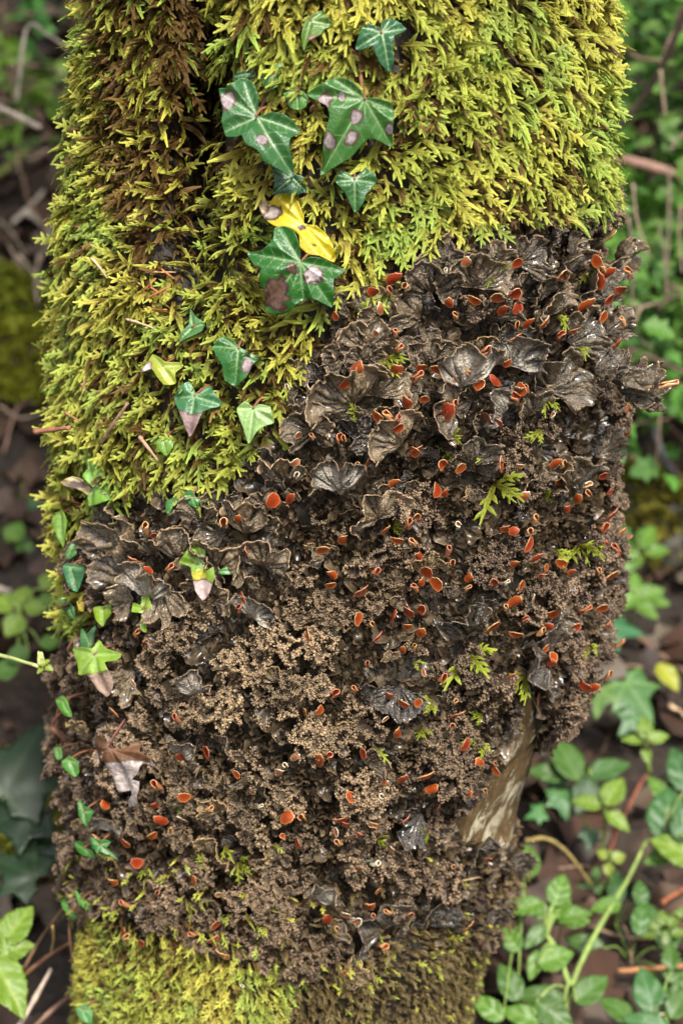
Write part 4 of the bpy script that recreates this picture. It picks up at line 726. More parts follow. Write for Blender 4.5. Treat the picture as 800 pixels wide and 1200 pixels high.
twig([(148, 374, .018), (165, 379, .019), (181, 385, .018)], .0009, (.36, .27, .17), 'thin straw-coloured stem lying across the moss')
twig([(107, 302, .018), (116, 312, .018), (126, 326, .018)], .0010, (.42, .30, .18), 'thin pale twig below the dark groove')
twig([(164, 512, .015), (174, 525, .017), (185, 540, .016)], .0014, (.33, .20, .13), 'stubby brown twig just above the brown lichen fans')
twig([(77, 484, .018), (84, 488, .019), (92, 493, .018)], .0010, (.30, .15, .07), 'short reddish twig close to the trunk edge in moss')
p0 = at(41, 506, 1.15); Vt, Ft = tube(spline([np.zeros(3), at(58, 504, 1.145)-p0, at(82, 501, 1.13)-p0], 6), np.linspace(.0021, .0012, 13), 7, .4); tag(link('twig', mesh_data('twig', Vt, Ft, np.array([.20, .09, .05])), M['wood'], None, p0), 'dark twig with blunt end poking out from the mossy trunk edge', 'twig')
twig([(96, 470, .010), (98, 455, .014), (100, 446, .012)], .0016, (.34, .19, .12), 'tan curled stub beside dark hole in the moss')
for i, (a, b) in enumerate([((166, 343), (183, 326)), ((172, 350), (200, 335)), ((170, 319), (206, 319)), ((168, 362), (196, 363)), ((176, 336), (190, 346)), ((160, 330), (172, 338)), ((185, 312), (204, 327))]):
    twig([(*a, .008), ((a[0]+b[0])/2, (a[1]+b[1])/2, .010), (*b, .008)], .0007, [(.36, .14, .04), (.30, .11, .04), (.32, .2, .1)][i % 3], 'orange-brown dead conifer needle on the ledge below the groove', cat='needle', group='needles on the ledge', name='conifer_needle', r1=.0005)
twig([(545-8, 1033, .012), (552, 1030, .014), (562, 1028, .012)], .0007, (.40, .28, .16), 'tiny straw splinter on dark lichen below the bark strip')
twig([(652, 690, .012), (648, 702, .016), (644, 712, .012)], .0007, (.40, .30, .2), 'tiny straw stalk among red cups near trunk edge')
# ------------------------------------------------------------------ the moss, parted round the leaves
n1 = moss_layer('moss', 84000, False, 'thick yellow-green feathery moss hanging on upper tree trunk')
n2 = moss_layer('moss', 75000, True, 'short olive and brownish moss at foot of tree trunk under the lichen')
print('moss', n1, n2, 'crumb', nCr, 'cups', sum(cnt), cnt)
# ------------------------------------------------------------------ the ground behind and around
def gz(x, y):
    x = np.asarray(x, float); y = np.asarray(y, float); P = np.stack([x, y, 0*x], -1)
    b = 0.36*np.maximum(0, y-.45)-.30*np.maximum(0, y-4.2)*1.2; b = np.where(y > 4.2, np.maximum(b, .36*3.75), b)
    near = np.exp(-((x+.02)**2+y**2)/.18)
    return b+.09*(vn(P, 1.7, 70)-.5)*(1-near)+.05*(vn(P, 5, 71)-.5)+.02*(vn(P, 16, 72)-.5)
GT = np.linspace(1.2, 6, 1200)
def ghit(px, py, up=0.0):
    P = CAM+ray(px, py)*GT[:, None]; f = P[:, 2]-gz(P[:, 0], P[:, 1])-up; k = np.where(f < 0)[0]; i = k[0] if len(k) else len(GT)-1; return P[i]
def axis_(a, b, n, far): q = np.linspace(a, b, n); return np.concatenate([np.linspace(a-far, a, 14)[:-1], q, np.linspace(b, b+far, 14)[1:]])
gx = axis_(-2.5, 2.5, 150, 45); gy = axis_(-2.0, 4.6, 180, 60); GX, GY = np.meshgrid(gx, gy, indexing='ij')
V = np.stack([GX.ravel(), GY.ravel(), gz(GX.ravel(), GY.ravel())], -1); tag(link('ground', mesh_data('ground', V, grid_faces(len(gx), len(gy))), M['ground']), 'brown woodland floor rising behind the trunk', 'ground', kind='structure')

# leaf litter: nobody could count it
def litter_leaf(seed):
    r = np.random.default_rng(seed); n = 14; a = np.linspace(0, 2*math.pi, n, endpoint=False); rr = .5*(1+.25*np.sin(a*2+r.uniform(0, 6))+.16*r.normal(0, 1, n)); x = rr*np.cos(a)*.75; y = rr*np.sin(a); z = .25*r.normal(0, .5, n)+.3*x*x-.25*y*y
    V = np.vstack([[0, 0, .02], np.stack([x*.55, y*.55, z*.4], -1), np.stack([x, y, z], -1)]); F3 = np.array([[0, 1+i, 1+(i+1) % n] for i in range(n)]); F4 = np.array([[1+i, 1+n+i, 1+n+(i+1) % n, 1+(i+1) % n] for i in range(n)])
    return mesh_data('litter_leaf', V, [F3, F4], np.clip(np.ones((len(V), 3))*r.uniform(.7, 1.2, (len(V), 1)), 0, 1))
def litter_twig(seed):
    r = np.random.default_rng(seed); P = np.cumsum(np.vstack([[0, -.5, 0], np.stack([r.normal(0, .05, 6), np.full(6, .2), r.normal(0, .03, 6)], -1)]), 0); Vt, Ft = tube(P, np.linspace(.022, .012, 7), 5); return mesh_data('litter_twig', Vt, Ft, np.ones(3))
litV = [variant('litter_leaf', litter_leaf(400+i), M['litter']) for i in range(5)]+[variant('litter_twig', litter_twig(420+i), M['litter']) for i in range(3)]
G_lit = scatter_group('litter_scatter', litV)
n = 16000; x = rng.uniform(-1.7, 2.0, n); y = rng.uniform(-.3, 3.6, n); keep = np.hypot(x, y) > .23; x, y = x[keep], y[keep]; n = len(x); P = np.stack([x, y, gz(x, y)+rng.uniform(0, .012, n)], -1)
X, Y, Z = frame(np.stack([rng.normal(0, 1, n), rng.normal(0, 1, n), rng.normal(0, .15, n)], -1), np.array([0, 0, 1.0])+rng.normal(0, .3, (n, 3))); ix = rng.integers(0, 8, n); s = np.where(ix < 5, rng.uniform(.007, .017, n), rng.uniform(.03, .12, n))
pal = np.array([[.085, .045, .026], [.13, .075, .045], [.055, .032, .022], [.20, .14, .095], [.10, .05, .03], [.27, .21, .15]]); T = .5*pal[rng.choice(6, n, p=[.28, .22, .24, .1, .12, .04])]*rng.uniform(.7, 1.2, (n, 1))
o = scatter('leaf_litter', P, eulers(X, Y, Z), s, ix, T, G_lit); tag(o, 'brown leaf litter and twig fragments covering the woodland floor', 'leaf litter')

# ---- foliage meshes for the background plants
def leaflet(seed, wid=.62, teeth=11, fold=.16, corr=.03, sharp=1.0, base=.12):
    r = np.random.default_rng(seed); nu, nv = teeth*4+1, 11; u = np.linspace(0, 1, nu); v = np.linspace(-1, 1, nv)
    w = .5*wid*np.sin(math.pi*np.clip(u, 0, 1)**.72)**.8*(1-.12*u)+.004; ser = 1-.13*sharp*((u*teeth) % 1.0); U, Vv = np.meshgrid(u, v, indexing='ij')
    W = (w[:, None]*(1+(ser[:, None]-1)*np.abs(Vv)**3)); x = Vv*W; y = U+.10*np.abs(Vv)*W-.03; h = fold*np.abs(x)*1.2-.22*(U-.3)**2+corr*np.sin((U-np.abs(Vv)*.22)*teeth*math.pi*.75)*np.abs(Vv)*(1-np.abs(Vv)*.5)*1.2+r.normal(0, .003, U.shape)
    lat = np.abs(np.sin((U-np.abs(Vv)*.22)*teeth*math.pi*.375)); vein = np.maximum(np.exp(-(x/.014)**2), .5*np.exp(-(lat/.12)**2)); c = np.array([.070, .145, .020]); C = c*(.85+.25*r.random(U.shape))[..., None]; C = C*(1-vein[..., None]*.45)+np.array([.16, .25, .07])*vein[..., None]*.45
    return mesh_data('leaflet', np.stack([x, y, h], -1).reshape(-1, 3), grid_faces(nu, nv)[:, ::-1], C.reshape(-1, 3))
def ivy_blade(seed):
    out = [(0, .02), (.16, -.14), (.34, -.10), (.47, -.14), (.44, .08), (.40, .22), (.62, .42), (.34, .46), (.20, .55), (.12, .80), (0, 1.0)]; O = np.array(out+[(-x, y) for x, y in out[-2:0:-1]]); n = len(O); sm = []
    for i in range(n):
        for t in (0, .25, .5, .75): sm.append(O[i]*(1-t)+O[(i+1) % n]*t)
    sm = np.array(sm); g = np.stack(np.meshgrid(np.arange(-.6, .6, .045), np.arange(-.15, 1, .045)), -1).reshape(-1, 2); g = g[inpoly(g[:, 0], g[:, 1], sm)]; g = g[np.min(np.linalg.norm(g[:, None]-sm[None], axis=2), 1) > .03]
    res = geometry.delaunay_2d_cdt([Vector(q) for q in np.vstack([sm, g])], [(i, (i+1) % len(sm)) for i in range(len(sm))], [list(range(len(sm)))], 1, 1e-5); Q = np.array([v[:] for v in res[0]]); F = np.array([f for f in res[2] if len(f) == 3])
    near = np.full(len(Q), 9.0)
    for tp in ((0, 1), (.62, .42), (-.62, .42), (.47, -.14), (-.47, -.14)):
        B = np.array(tp)-np.array([0, .05]); t = np.clip((Q-[0, .05])@B/(B@B), 0, 1); near = np.minimum(near, np.linalg.norm(Q-np.array([0, .05])-t[:, None]*B, axis=1))
    h = .10*np.minimum(near, .15)-.12*(Q**2).sum(1)+.05*vn(np.stack([Q[:, 0], Q[:, 1], 0*Q[:, 0]+seed], -1), 4, seed); w = np.exp(-(near/.022)**2)[:, None]*.6; C = np.array([.034, .085, .026])*(1-w)+np.array([.14, .21, .085])*w
    return mesh_data('leaf', np.column_stack([Q, h]), F, C)
LFB = [leaflet(500+i, [.68, .6, .74][i], [10, 9, 11][i]) for i in range(3)]; LFO = [leaflet(510+i, [.66, .55][i], 7, .10, .022, .25) for i in range(2)]; LFR = [leaflet(515, .95, 6, .1, .0, .1)]; IVB = [ivy_blade(520), ivy_blade(521)]; LFH = [leaflet(530+i, .8, 4, .12, .03, 3.2) for i in range(2)]
for me in LFB+LFO+LFR+IVB+LFH: me.materials.append(M['herb'])
KIND = {'b': LFB, 'o': LFO, 'r': LFR, 'i': IVB, 'h': LFH}
def blade(name, parent, ploc, px, py, depth, size, ang, kind, colr, tilt=.0, k=[0]):
    """px,py = middle of the blade in the photo, ang = way the tip points (deg, 90 = up)."""
    k[0] += 1; me = KIND[kind][k[0] % len(KIND[kind])]; c = at(px, py, depth); a = math.radians(ang); L = size*(1.18 if kind in 'bo' else 1.0)/FPX*depth
    Yd = math.cos(a)*RGT+math.sin(a)*(UPV*.8-FWD*-.45)+np.array([0, 0, tilt]); Yd = unit(Yd); Zd = unit(-FWD*.75+np.array([random.gauss(0, .18), random.gauss(0, .1), .75])); X, Y, Z = frame(Yd[None], Zd[None]); b = c-Y[0]*L*.48
    o = link(name, me, None, parent, b-ploc, eulers(X, Y, Z)[0]); o.scale = (L,)*3; f = random.uniform(.9, 1.1); o.color = (colr[0]*f, colr[1]*f, colr[2]*f, 1); solid(o, .004); return o, b
def stem_tube(name, parent, ploc, pts, r0, r1, c, mat='wood', wob=.25):
    L = spline([np.asarray(q)-ploc for q in pts], 7); Vt, Ft = tube(L, np.linspace(r0, r1, len(L)), 7, wob); return link(name, mesh_data(name, Vt, Ft, np.array(c)), M[mat], parent)
def plant(name, label, cat, root_px, leaves, stems=(), stemc=(.16, .24, .05), group=None, r=.0016):
    """leaves: (px, py, depth, size px, angle, kind, colour). Blades hang on petioles that run to the root."""
    g = ghit(*root_px); g[2] = gz(g[0], g[1]); e = empty(name, g); tag(e, label, cat, group)
    for st in stems:
        pts = [at(*q) for q in st]; stem_tube('stem', e, g, pts, r*1.3, r*.8, stemc)
    ends = [at(*st[-1]) for st in stems]+[at(*q) for st in stems for q in st]
    for (px, py, d, s, a, k, c) in leaves:
        o, b = blade('leaf', e, g, px, py, d, s, a, k, c)
        if ends: t = min(ends, key=lambda q: np.linalg.norm(q-b))
        else: t = g
        m = (t+b)/2+np.array([0, 0, .01]) if np.linalg.norm(t-b) < .12 else b*.5+t*.5+np.array([0, 0, .02])
        stem_tube('petiole', e, g, [t, m, b], r*.7, r*.5, stemc)
    if not stems and not leaves: pass
    return e
LM = (1.8, 1.45, 1.0); BR = (1.15, 1.2, .9); MD = (.7, .8, .7); DK = (.38, .48, .75); TL_ = (.5, .75, 1.2); YG = (2.3, 1.5, .9)
def rep(px, py, d, s, c, ang=90, k='b', spread=75, gap=.62):   # three leaflets round one joint
    out = []
    for da, f in ((0, 1.0), (spread, .85), (-spread, .85)):
        a = math.radians(ang+da); out.append((px+math.cos(a)*s*gap, py-math.sin(a)*s*gap, d, s*f, ang+da, k, c))
    return out
# brambles beyond the foot of the trunk
plant('bramble', 'bramble with a long arching green cane and bright green leaflets beyond trunk foot', 'bramble', (662, 1215), rep(652, 1078, 1.66, 36, BR, 75)+[(672, 1072, 1.66, 38, 10, 'b', BR), (655, 1042, 1.66, 36, 70, 'b', BR), (617, 1063, 1.63, 32, 200, 'b', BR), (626, 1098, 1.63, 32, 230, 'o', MD), (651, 1122, 1.62, 40, 20, 'b', BR), (626, 1131, 1.62, 32, 250, 'o', BR), (693, 1158, 1.60, 44, 40, 'o', MD), (632, 1168, 1.60, 50, 170, 'o', MD), (650, 1190, 1.58, 48, 320, 'b', MD), (610, 1190, 1.58, 44, 160, 'b', BR)], [[(658, 1225, 1.6), (668, 1160, 1.62), (695, 1098, 1.66), (735, 1030, 1.74), (757, 985, 1.78)], [(668, 1160, 1.62), (655, 1120, 1.63), (640, 1095, 1.64)]], (.20, .28, .07), r=.0022)
plant('bramble', 'bramble spray of large blue-green leaflets arching in at the end of the cane', 'bramble', (830, 990), [(782, 952, 1.78, 62, 80, 'b', TL_), (792, 995, 1.74, 56, 150, 'b', LM), (795, 900, 1.8, 50, 100, 'b', TL_), (770, 1005, 1.76, 30, 200, 'b', BR), (815, 960, 1.75, 60, 40, 'b', TL_), (772, 925, 1.8, 36, 120, 'b', BR)], [[(840, 1040, 1.72), (810, 1000, 1.74), (775, 985, 1.77), (757, 985, 1.78)]], (.2, .26, .08))
plant('bramble_seedling', 'young bramble with three pale green toothed leaflets above dark litter', 'bramble', (704, 1000), rep(708, 946, 1.80, 36, LM, 60, 'b', 105), [[(705, 1000, 1.84), (708, 970, 1.82), (708, 946, 1.80)]])
plant('clover_seedling', 'tiny seedling with three round lime leaflets below the young bramble', 'seedling', (716, 1040), rep(714, 1008, 1.78, 18, YG, 20, 'r', 120), [[(715, 1035, 1.80), (714, 1008, 1.78)]], r=.001)
plant('bramble_seedling', 'upright light green sprout with small folded leaflets near the trunk', 'bramble', (760, 905), rep(756, 868, 1.86, 26, LM, 95, 'o', 80)+[(757, 885, 1.87, 20, 280, 'o', LM)], [[(760, 905, 1.9), (757, 885, 1.88), (756, 868, 1.86)]], r=.002)
plant('herb', 'low plant with round dark green leaves close behind the trunk edge', 'plant', (690, 930), [(662, 886, 1.86, 54, 110, 'o', MD), (714, 900, 1.88, 46, 20, 'o', (.6, .75, 1.0)), (684, 932, 1.86, 44, 250, 'o', DK), (640, 905, 1.86, 40, 170, 'o', MD)], [[(690, 930, 1.9), (688, 915, 1.88)]])
plant('herb', 'plant with oval blue-grey leaves beside the orange stick', 'plant', (770, 1225), [(758, 1160, 1.60, 50, 100, 'o', (.6, .85, 1.4)), (757, 1200, 1.56, 50, 160, 'o', (.6, .85, 1.3)), (795, 1175, 1.58, 44, 60, 'h', MD), (785, 1120, 1.64, 34, 90, 'h', MD), (722, 1182, 1.6, 40, 140, 'o', MD)], [[(775, 1230, 1.6), (770, 1195, 1.6)]])
plant('bramble_seedling', 'small bramble leaves pressed against the mossy foot of the trunk', 'bramble', (615, 1050), [(619, 1008, 1.70, 36, 95, 'b', BR), (603, 1060, 1.64, 32, 150, 'b', BR), (598, 1100, 1.62, 30, 120, 'b', BR), (596, 1150, 1.6, 42, 110, 'o', MD), (570, 1180, 1.58, 40, 140, 'b', BR)], [[(612, 1060, 1.7), (614, 1030, 1.7)]])
plant('bramble', 'low mat of dark bramble leaflets under the long arching cane', 'bramble', (735, 1170), [(700+random.uniform(-70, 100), 1130+random.uniform(-85, 75), random.uniform(1.68, 1.78), random.uniform(26, 42), random.uniform(20, 200), random.choice('bbo'), random.choice([MD, (.6, .8, .7), BR, (.5, .65, .6)])) for _ in range(20)], [[(735, 1180, 1.8), (738, 1130, 1.76), (720, 1080, 1.78)], [(735, 1180, 1.8), (690, 1150, 1.76), (650, 1130, 1.76)]])
plant('fern_seedling', 'small feathery green seedling in the litter behind bramble leaves', 'seedling', (700, 1065), [(690+dx, 1035+dy, 1.84, 18, a, 'h', (.7, .85, 1.0)) for dx, dy, a in ((0, 0, 90), (12, 6, 30), (-12, 6, 150), (20, 18, 0), (-20, 18, 180), (30, -2, 60), (8, -12, 80), (-8, 22, 220), (16, 28, 320))]+[(722, 1038, 1.82, 36, 85, 'o', (.6, .85, 1.2))], [[(700, 1065, 1.86), (700, 1045, 1.85)]])
plant('fern_seedling', 'pale fern-like seedling above the orange stick', 'seedling', (785, 1110), [(775+dx, 1075+dy, 1.72, 20, a, 'h', (1.2, 1.0, .7)) for dx, dy, a in ((0, 0, 90), (14, 4, 40), (-12, 8, 140), (20, 18, 10), (-16, 20, 190), (4, 24, 260), (26, -8, 60))], [[(785, 1110, 1.74), (780, 1085, 1.73)]])
# herbs in the litter
plant('herb', 'bright green lobed herb growing from bare litter beside the lichen edge', 'plant', (735, 730), [(720, 690, 2.1, 34, 150, 'h', BR), (742, 683, 2.1, 34, 80, 'h', BR), (762, 695, 2.1, 38, 20, 'h', BR), (735, 705, 2.08, 30, 220, 'h', BR), (758, 715, 2.08, 34, 320, 'h', BR), (772, 705, 2.1, 28, 350, 'h', BR)], [[(738, 730, 2.15), (740, 705, 2.1)]])
plant('herb', 'small lobed herb beside mossy ground level with the jutting flap cups', 'plant', (745, 660), [(735, 640, 2.2, 36, 110, 'h', BR), (757, 628, 2.2, 38, 60, 'h', BR), (770, 645, 2.2, 30, 10, 'h', BR), (740, 658, 2.2, 34, 240, 'h', BR), (725, 622, 2.22, 34, 130, 'h', (.6, .9, 1.1))], [[(748, 662, 2.25), (748, 645, 2.2)]])
plant('ground_ivy', 'dull blue-green ivy leaf lying on litter under the bright herb', 'ivy', (742, 745), [(730, 738, 2.08, 52, 350, 'i', (.9, 1.3, 1.6))])
plant('ground_ivy', 'two green ivy leaves on dark litter beyond the overhanging lichen', 'ivy', (745, 850), [(700, 824, 1.93, 40, 260, 'i', (2.2, 1.9, 1.2)), (748, 822, 1.95, 62, 300, 'i', (1.3, 1.4, 1.0)), (735, 850, 1.93, 36, 230, 'i', (1.0, 1.3, 1.0))])
plant('ground_ivy', 'dark trailing ivy leaves close to the bark strip', 'ivy', (650, 945), [(648, 922, 1.88, 32, 250, 'i', (.9, 1.2, 1.3)), (660, 945, 1.86, 38, 280, 'i', (1.0, 1.4, 1.0)), (625, 955, 1.86, 24, 200, 'i', (1.0, 1.5, 1.0)), (690, 985, 1.85, 26, 260, 'i', (.7, 1.0, 1.0))])
plant('ground_ivy', 'yellowing leaf lying on litter beside dark twigs', 'leaf', (782, 800), [(783, 793, 2.02, 34, 300, 'o', (3.2, 1.7, .6))])
# left side
plant('clover_plant', 'light green clover-like herb on brown litter beside the ivy strand', 'plant', (22, 760), [(4, 706, 1.95, 34, 140, 'r', LM), (26, 700, 1.95, 34, 80, 'r', LM), (16, 733, 1.93, 32, 240, 'r', LM), (42, 712, 1.93, 26, 0, 'r', LM), (58, 680, 1.95, 26, 60, 'r', LM), (57, 703, 1.95, 24, 0, 'r', (1.3, 1.2, 1.0)), (60, 752, 1.92, 24, 30, 'r', BR), (20, 768, 1.9, 30, 200, 'r', MD), (5, 785, 1.9, 32, 180, 'r', MD)], [[(22, 765, 1.97), (24, 740, 1.95), (22, 720, 1.94)]])
plant('clover_plant', 'small green herb under the mossy logs', 'plant', (20, 660), [(18, 622, 2.3, 30, 70, 'r', BR), (8, 640, 2.3, 24, 180, 'r', BR), (30, 640, 2.28, 24, 330, 'r', MD)], [[(20, 660, 2.35), (19, 640, 2.3)]])
plant('ground_ivy', 'three blue-green ivy leaves on litter below the mossy logs', 'ivy', (25, 590), [(28, 522, 2.45, 34, 100, 'i', (1.6, 1.9, 2.6)), (18, 572, 2.4, 34, 200, 'i', (1.6, 1.9, 2.6)), (32, 565, 2.4, 34, 60, 'i', (1.6, 1.9, 2.6)), (45, 598, 2.35, 30, 300, 'i', (.8, 1.2, 1.3)), (48, 520, 2.45, 30, 20, 'i', (1.0, 1.5, 1.6))])
plant('ground_ivy', 'big ivy leaf darkened for shade low beside the trunk', 'ivy', (25, 990), [(28, 890, 1.62, 112, 70, 'i', (.28, .32, .3)), (5, 960, 1.6, 90, 200, 'i', (.2, .24, .25)), (48, 1000, 1.6, 40, 250, 'i', (.25, .33, .36)), (15, 1015, 1.58, 70, 150, 'i', (.2, .3, .2))])  # the shade on these leaves is put into their dark colours
plant('bramble', 'crisp bramble leaf of large sunlit toothed leaflets at the trunk foot', 'bramble', (-20, 1215), [(21, 1083, 1.46, 48, 60, 'b', LM), (16, 1113, 1.45, 44, 20, 'b', LM), (10, 1155, 1.43, 72, 300, 'b', LM), (-20, 1110, 1.45, 60, 150, 'b', LM)], [[(-30, 1225, 1.44), (-20, 1170, 1.44), (-8, 1125, 1.45)]], r=.0015)
plant('bramble', 'thin pale green bramble tip reaching out to the trunk edge', 'bramble', (-40, 900), [(53, 776, 1.22, 14, 40, 'h', (2.6, 1.7, 1.0)), (58, 783, 1.22, 12, 330, 'h', (2.4, 1.7, 1.0)), (47, 786, 1.22, 10, 230, 'h', (2.4, 1.6, .9))], [[(-60, 800, 1.5), (-40, 764, 1.30), (0, 768, 1.25), (46, 781, 1.22)]], (.34, .38, .14), r=.0014)

# ---- mossy logs, stones and cushions
def moss_on(parent, ploc, P, N, n, smin, smax, colr, name='moss_cover'):
    k = rng.integers(0, len(P), n); P = P[k]+rng.normal(0, .004, (n, 3)); N = N[k]; Y = unit(N*.9+rng.normal(0, .6, (n, 3))-np.array([0, 0, .2])); X, Y, Z = frame(Y, N+np.array([0, 0, .3])+rng.normal(0, .2, (n, 3)))
    T = np.array(colr)[None]*rng.uniform(.6, 1.25, (n, 1))*np.array([1, 1, 1]); return scatter(name, P, eulers(X, Y, Z), rng.uniform(smin, smax, n), rng.integers(0, 6, n), T, G_moss, parent, ploc)
def mossy_log(label, a, b, r, n, colr=(.30, .36, .03)):
    P = spline([a, (np.asarray(a)+b)/2+np.array([0, 0, .01]), b], 14); base = P[0].copy(); e = empty('mossy_log', base); tag(e, label, 'log'); Vt, Ft = tube(P-base, r, 16, .35, 3); link('log_wood', mesh_data('log_wood', Vt, Ft, np.array([.07, .045, .028])), M['wood'], e)
    C = np.repeat(P, 16, 0)-base; Nn = unit(Vt[:len(C)]-C); up = Nn[:, 2] > -.35; moss_on(e, (0, 0, 0), Vt[:len(C)][up], Nn[up], n, .016, .030, colr)
mossy_log('upper of two mossy fallen logs behind the trunk', ghit(-140, 310, .03), ghit(130, 405, .03), .036, 2600)
mossy_log('lower, thicker of two mossy fallen logs behind the trunk', ghit(-140, 425, .03), ghit(140, 450, .03), .046, 3000, (.33, .36, .03))
def mossy_stone(label, c, rad3, n, colr):
    t = np.linspace(0, math.pi, 18)[:, None]; f = np.linspace(0, 2*math.pi, 28, endpoint=False)[None]; D = np.stack([np.sin(t)*np.cos(f), np.sin(t)*np.sin(f), np.cos(t)+0*f], -1).reshape(-1, 3); V = D*np.array(rad3)*(.8+.4*vn(D+np.asarray(c), 2.2, 77))[:, None]
    i = np.arange(17)[:, None]; j = np.arange(28)[None]; F = np.stack([i*28+j, (i+1)*28+j, (i+1)*28+(j+1) % 28, i*28+(j+1) % 28], -1).reshape(-1, 4); e = empty('mossy_stone', c); tag(e, label, 'stone'); link('stone_body', mesh_data('stone_body', V, F, np.array([.06, .055, .045])), M['wood'], e); up = D[:, 2] > -.3; moss_on(e, (0, 0, 0), V[up], D[up], n, .014, .026, colr)
mossy_stone('moss-covered stone in shade beside the big shade-darkened ivy leaf', ghit(62, 985), (.055, .05, .10), 1500, (.24, .26, .03))
mossy_stone('mossy hummock on the bank behind the lichen edge', ghit(742, 600), (.085, .06, .045), 900, (.30, .30, .04))
mossy_stone('smaller mossy hummock under the grey stick', ghit(795, 640), (.06, .05, .06), 700, (.30, .28, .04))

# ---- shrubs
def shrub(name, label, base, boxes, nl, lsize, cols, seed, barkc=(.10, .065, .045), shape='h'):
    r = np.random.default_rng(seed); base = np.array(base); base[2] = gz(base[0], base[1]); e = empty(name, base); tag(e, label, 'shrub'); V, F, C, n0 = [], [], [], 0; BV, BF, b0 = [], [[], []], 0
    cent = []
    for (c0, c1, k) in boxes:
        for _ in range(k): cent.append(np.array(c0)+r.random(3)*(np.array(c1)-np.array(c0)))
    for q, c in enumerate(cent):
        m = base+(c-base)*.5+r.normal(0, .06, 3); m[2] += .05; pts = spline([base+r.normal(0, .02, 3)*np.array([1, 1, 0]), m, c+r.normal(0, .02, 3)], 7)-base; Vt, Ft = tube(pts, np.linspace(.006, .0018, len(pts)), 5, .2, q)
        BV.append(Vt)
        for f in Ft: BF[0 if f.shape[1] == 4 else 1].append(f+b0)
        b0 += len(Vt)
    O = np.array([(0, 0), (.22, .12), (.42, .28), (.28, .42), (.46, .66), (.24, .70), (.16, .92), (0, 1.02), (-.16, .92), (-.24, .70), (-.46, .66), (-.28, .42), (-.42, .28), (-.22, .12)]) if shape == 'h' else np.array([(0, 0), (.2, .1), (.36, .3), (.40, .5), (.32, .72), (.18, .88), (0, 1.02), (-.18, .88), (-.32, .72), (-.40, .5), (-.36, .3), (-.2, .1)])
    no = len(O); per = nl//len(cent)
    for c in cent:
        cc = cols[r.integers(0, len(cols))]; br = r.uniform(.7, 1.2)
        for _ in range(per):
            p = c+r.normal(0, 1, 3)*np.array([.055, .055, .045]); s = lsize*r.uniform(.6, 1.2); Yd = unit(r.normal(0, 1, 3)*np.array([1, 1, .5])); Zd = unit(np.array([0, -.35, .8])+r.normal(0, .45, 3)); X = unit(np.cross(Yd, Zd)); Z = np.cross(X, Yd)
            h = -.25*(O[:, 1]-.3)**2+.25*np.abs(O[:, 0]); W = p+s*(O[:, :1]*X+O[:, 1:]*Yd+h[:, None]*Z); ctr = p+s*(.45*Yd); V.append(np.vstack([W, ctr])); F.append(np.array([[i, (i+1) % no, no] for i in range(no)])+n0); n0 += no+1; C.append(np.tile(np.array(cc)*br*r.uniform(.75, 1.25), (no+1, 1)))
    link('branches', mesh_data('branches', np.vstack(BV), [np.vstack(BF[0]), np.vstack(BF[1])], np.array(barkc)), M['wood'], e)
    o = link('foliage', mesh_data('foliage', np.vstack(V)-base, np.vstack(F), np.vstack(C), smooth=False), M['shrub'], e); o['kind'] = 'stuff'
GRN = [(.075, .18, .022), (.055, .15, .02), (.11, .21, .04), (.045, .12, .024)]
shrub('hawthorn_shrub', 'leafy bright green shrub behind the trunk above the fallen branch', (.75, 1.25, 0), [((.30, 1.0, .46), (.75, 1.5, .85), 44), ((.7, 1.0, .35), (1.4, 1.7, 1.25), 40)], 3000, .034, GRN, 1)
shrub('hawthorn_shrub', 'lower bright green shrub beside the jutting lichen flap', (.62, .95, 0), [((.27, .75, .33), (.62, 1.15, .58), 26), ((.55, .8, .3), (1.0, 1.2, .6), 14)], 1300, .031, GRN, 2)
shrub('hawthorn_shrub', 'tall darker green shrub standing behind the leafy bright shrub', (.8, 2.0, 0), [((.25, 1.7, .55), (1.9, 2.4, 1.7), 60)], 2800, .045, [(.06, .2, .05), (.07, .23, .06), (.14, .26, .11)], 3)
shrub('evergreen_shrub', 'dark blue-green evergreen shrub behind the mossy trunk edge', (-.75, 2.1, 0), [((-1.1, 1.75, .72), (-.4, 2.3, 1.25), 34), ((-1.8, 1.8, .5), (-1.0, 2.5, 1.5), 30)], 2200, .040, [(.03, .10, .04), (.04, .14, .07), (.06, .13, .10), (.05, .16, .03)], 4, shape='o')
shrub('evergreen_shrub', 'yellow-green low bush behind tangled dead twigs', (-.62, 1.7, 0), [((-.9, 1.5, .58), (-.36, 1.9, .72), 9)], 260, .034, [(.10, .18, .02), (.07, .12, .02)], 5, shape='o')

# ---- sticks
def twig_words(pts, rpx, c):
    dx, dy = pts[-1][0]-pts[0][0], pts[-1][1]-pts[0][1]; L = math.hypot(dx, dy); a = abs(math.degrees(math.atan2(dy, dx))) % 180; a = min(a, 180-a)
    return ['short', 'long'][L > 55]+' '+['hair-thin', 'thin', 'stout'][0 if rpx < 1.6 else (1 if rpx < 2.0 else 2)]+' '+('upright' if a > 68 else ('slanting' if a > 28 else 'level'))+' '+('pale' if c[0] > .25 else ('tan' if c[0] > .2 else 'brown'))
def stick(label, pts, rpx, c, up=.02, depth=None, cat='stick', group=None, name='dead_stick', wob=.35):
    W = [at(q[0], q[1], q[2]) if len(q) > 2 else (at(q[0], q[1], depth) if depth else ghit(q[0], q[1], up)) for q in pts]; d = (W[0]-CAM)@FWD; b = W[0].copy(); r = rpx/FPX*d; L = spline([w-b for w in W], 8); Vt, Ft = tube(L, np.linspace(r, r*.7, len(L)), 8, wob, int(rpx*10)); o = link(name, mesh_data(name, Vt, Ft, np.array(c)), M['wood'], None, b); tag(o, label, cat, group)
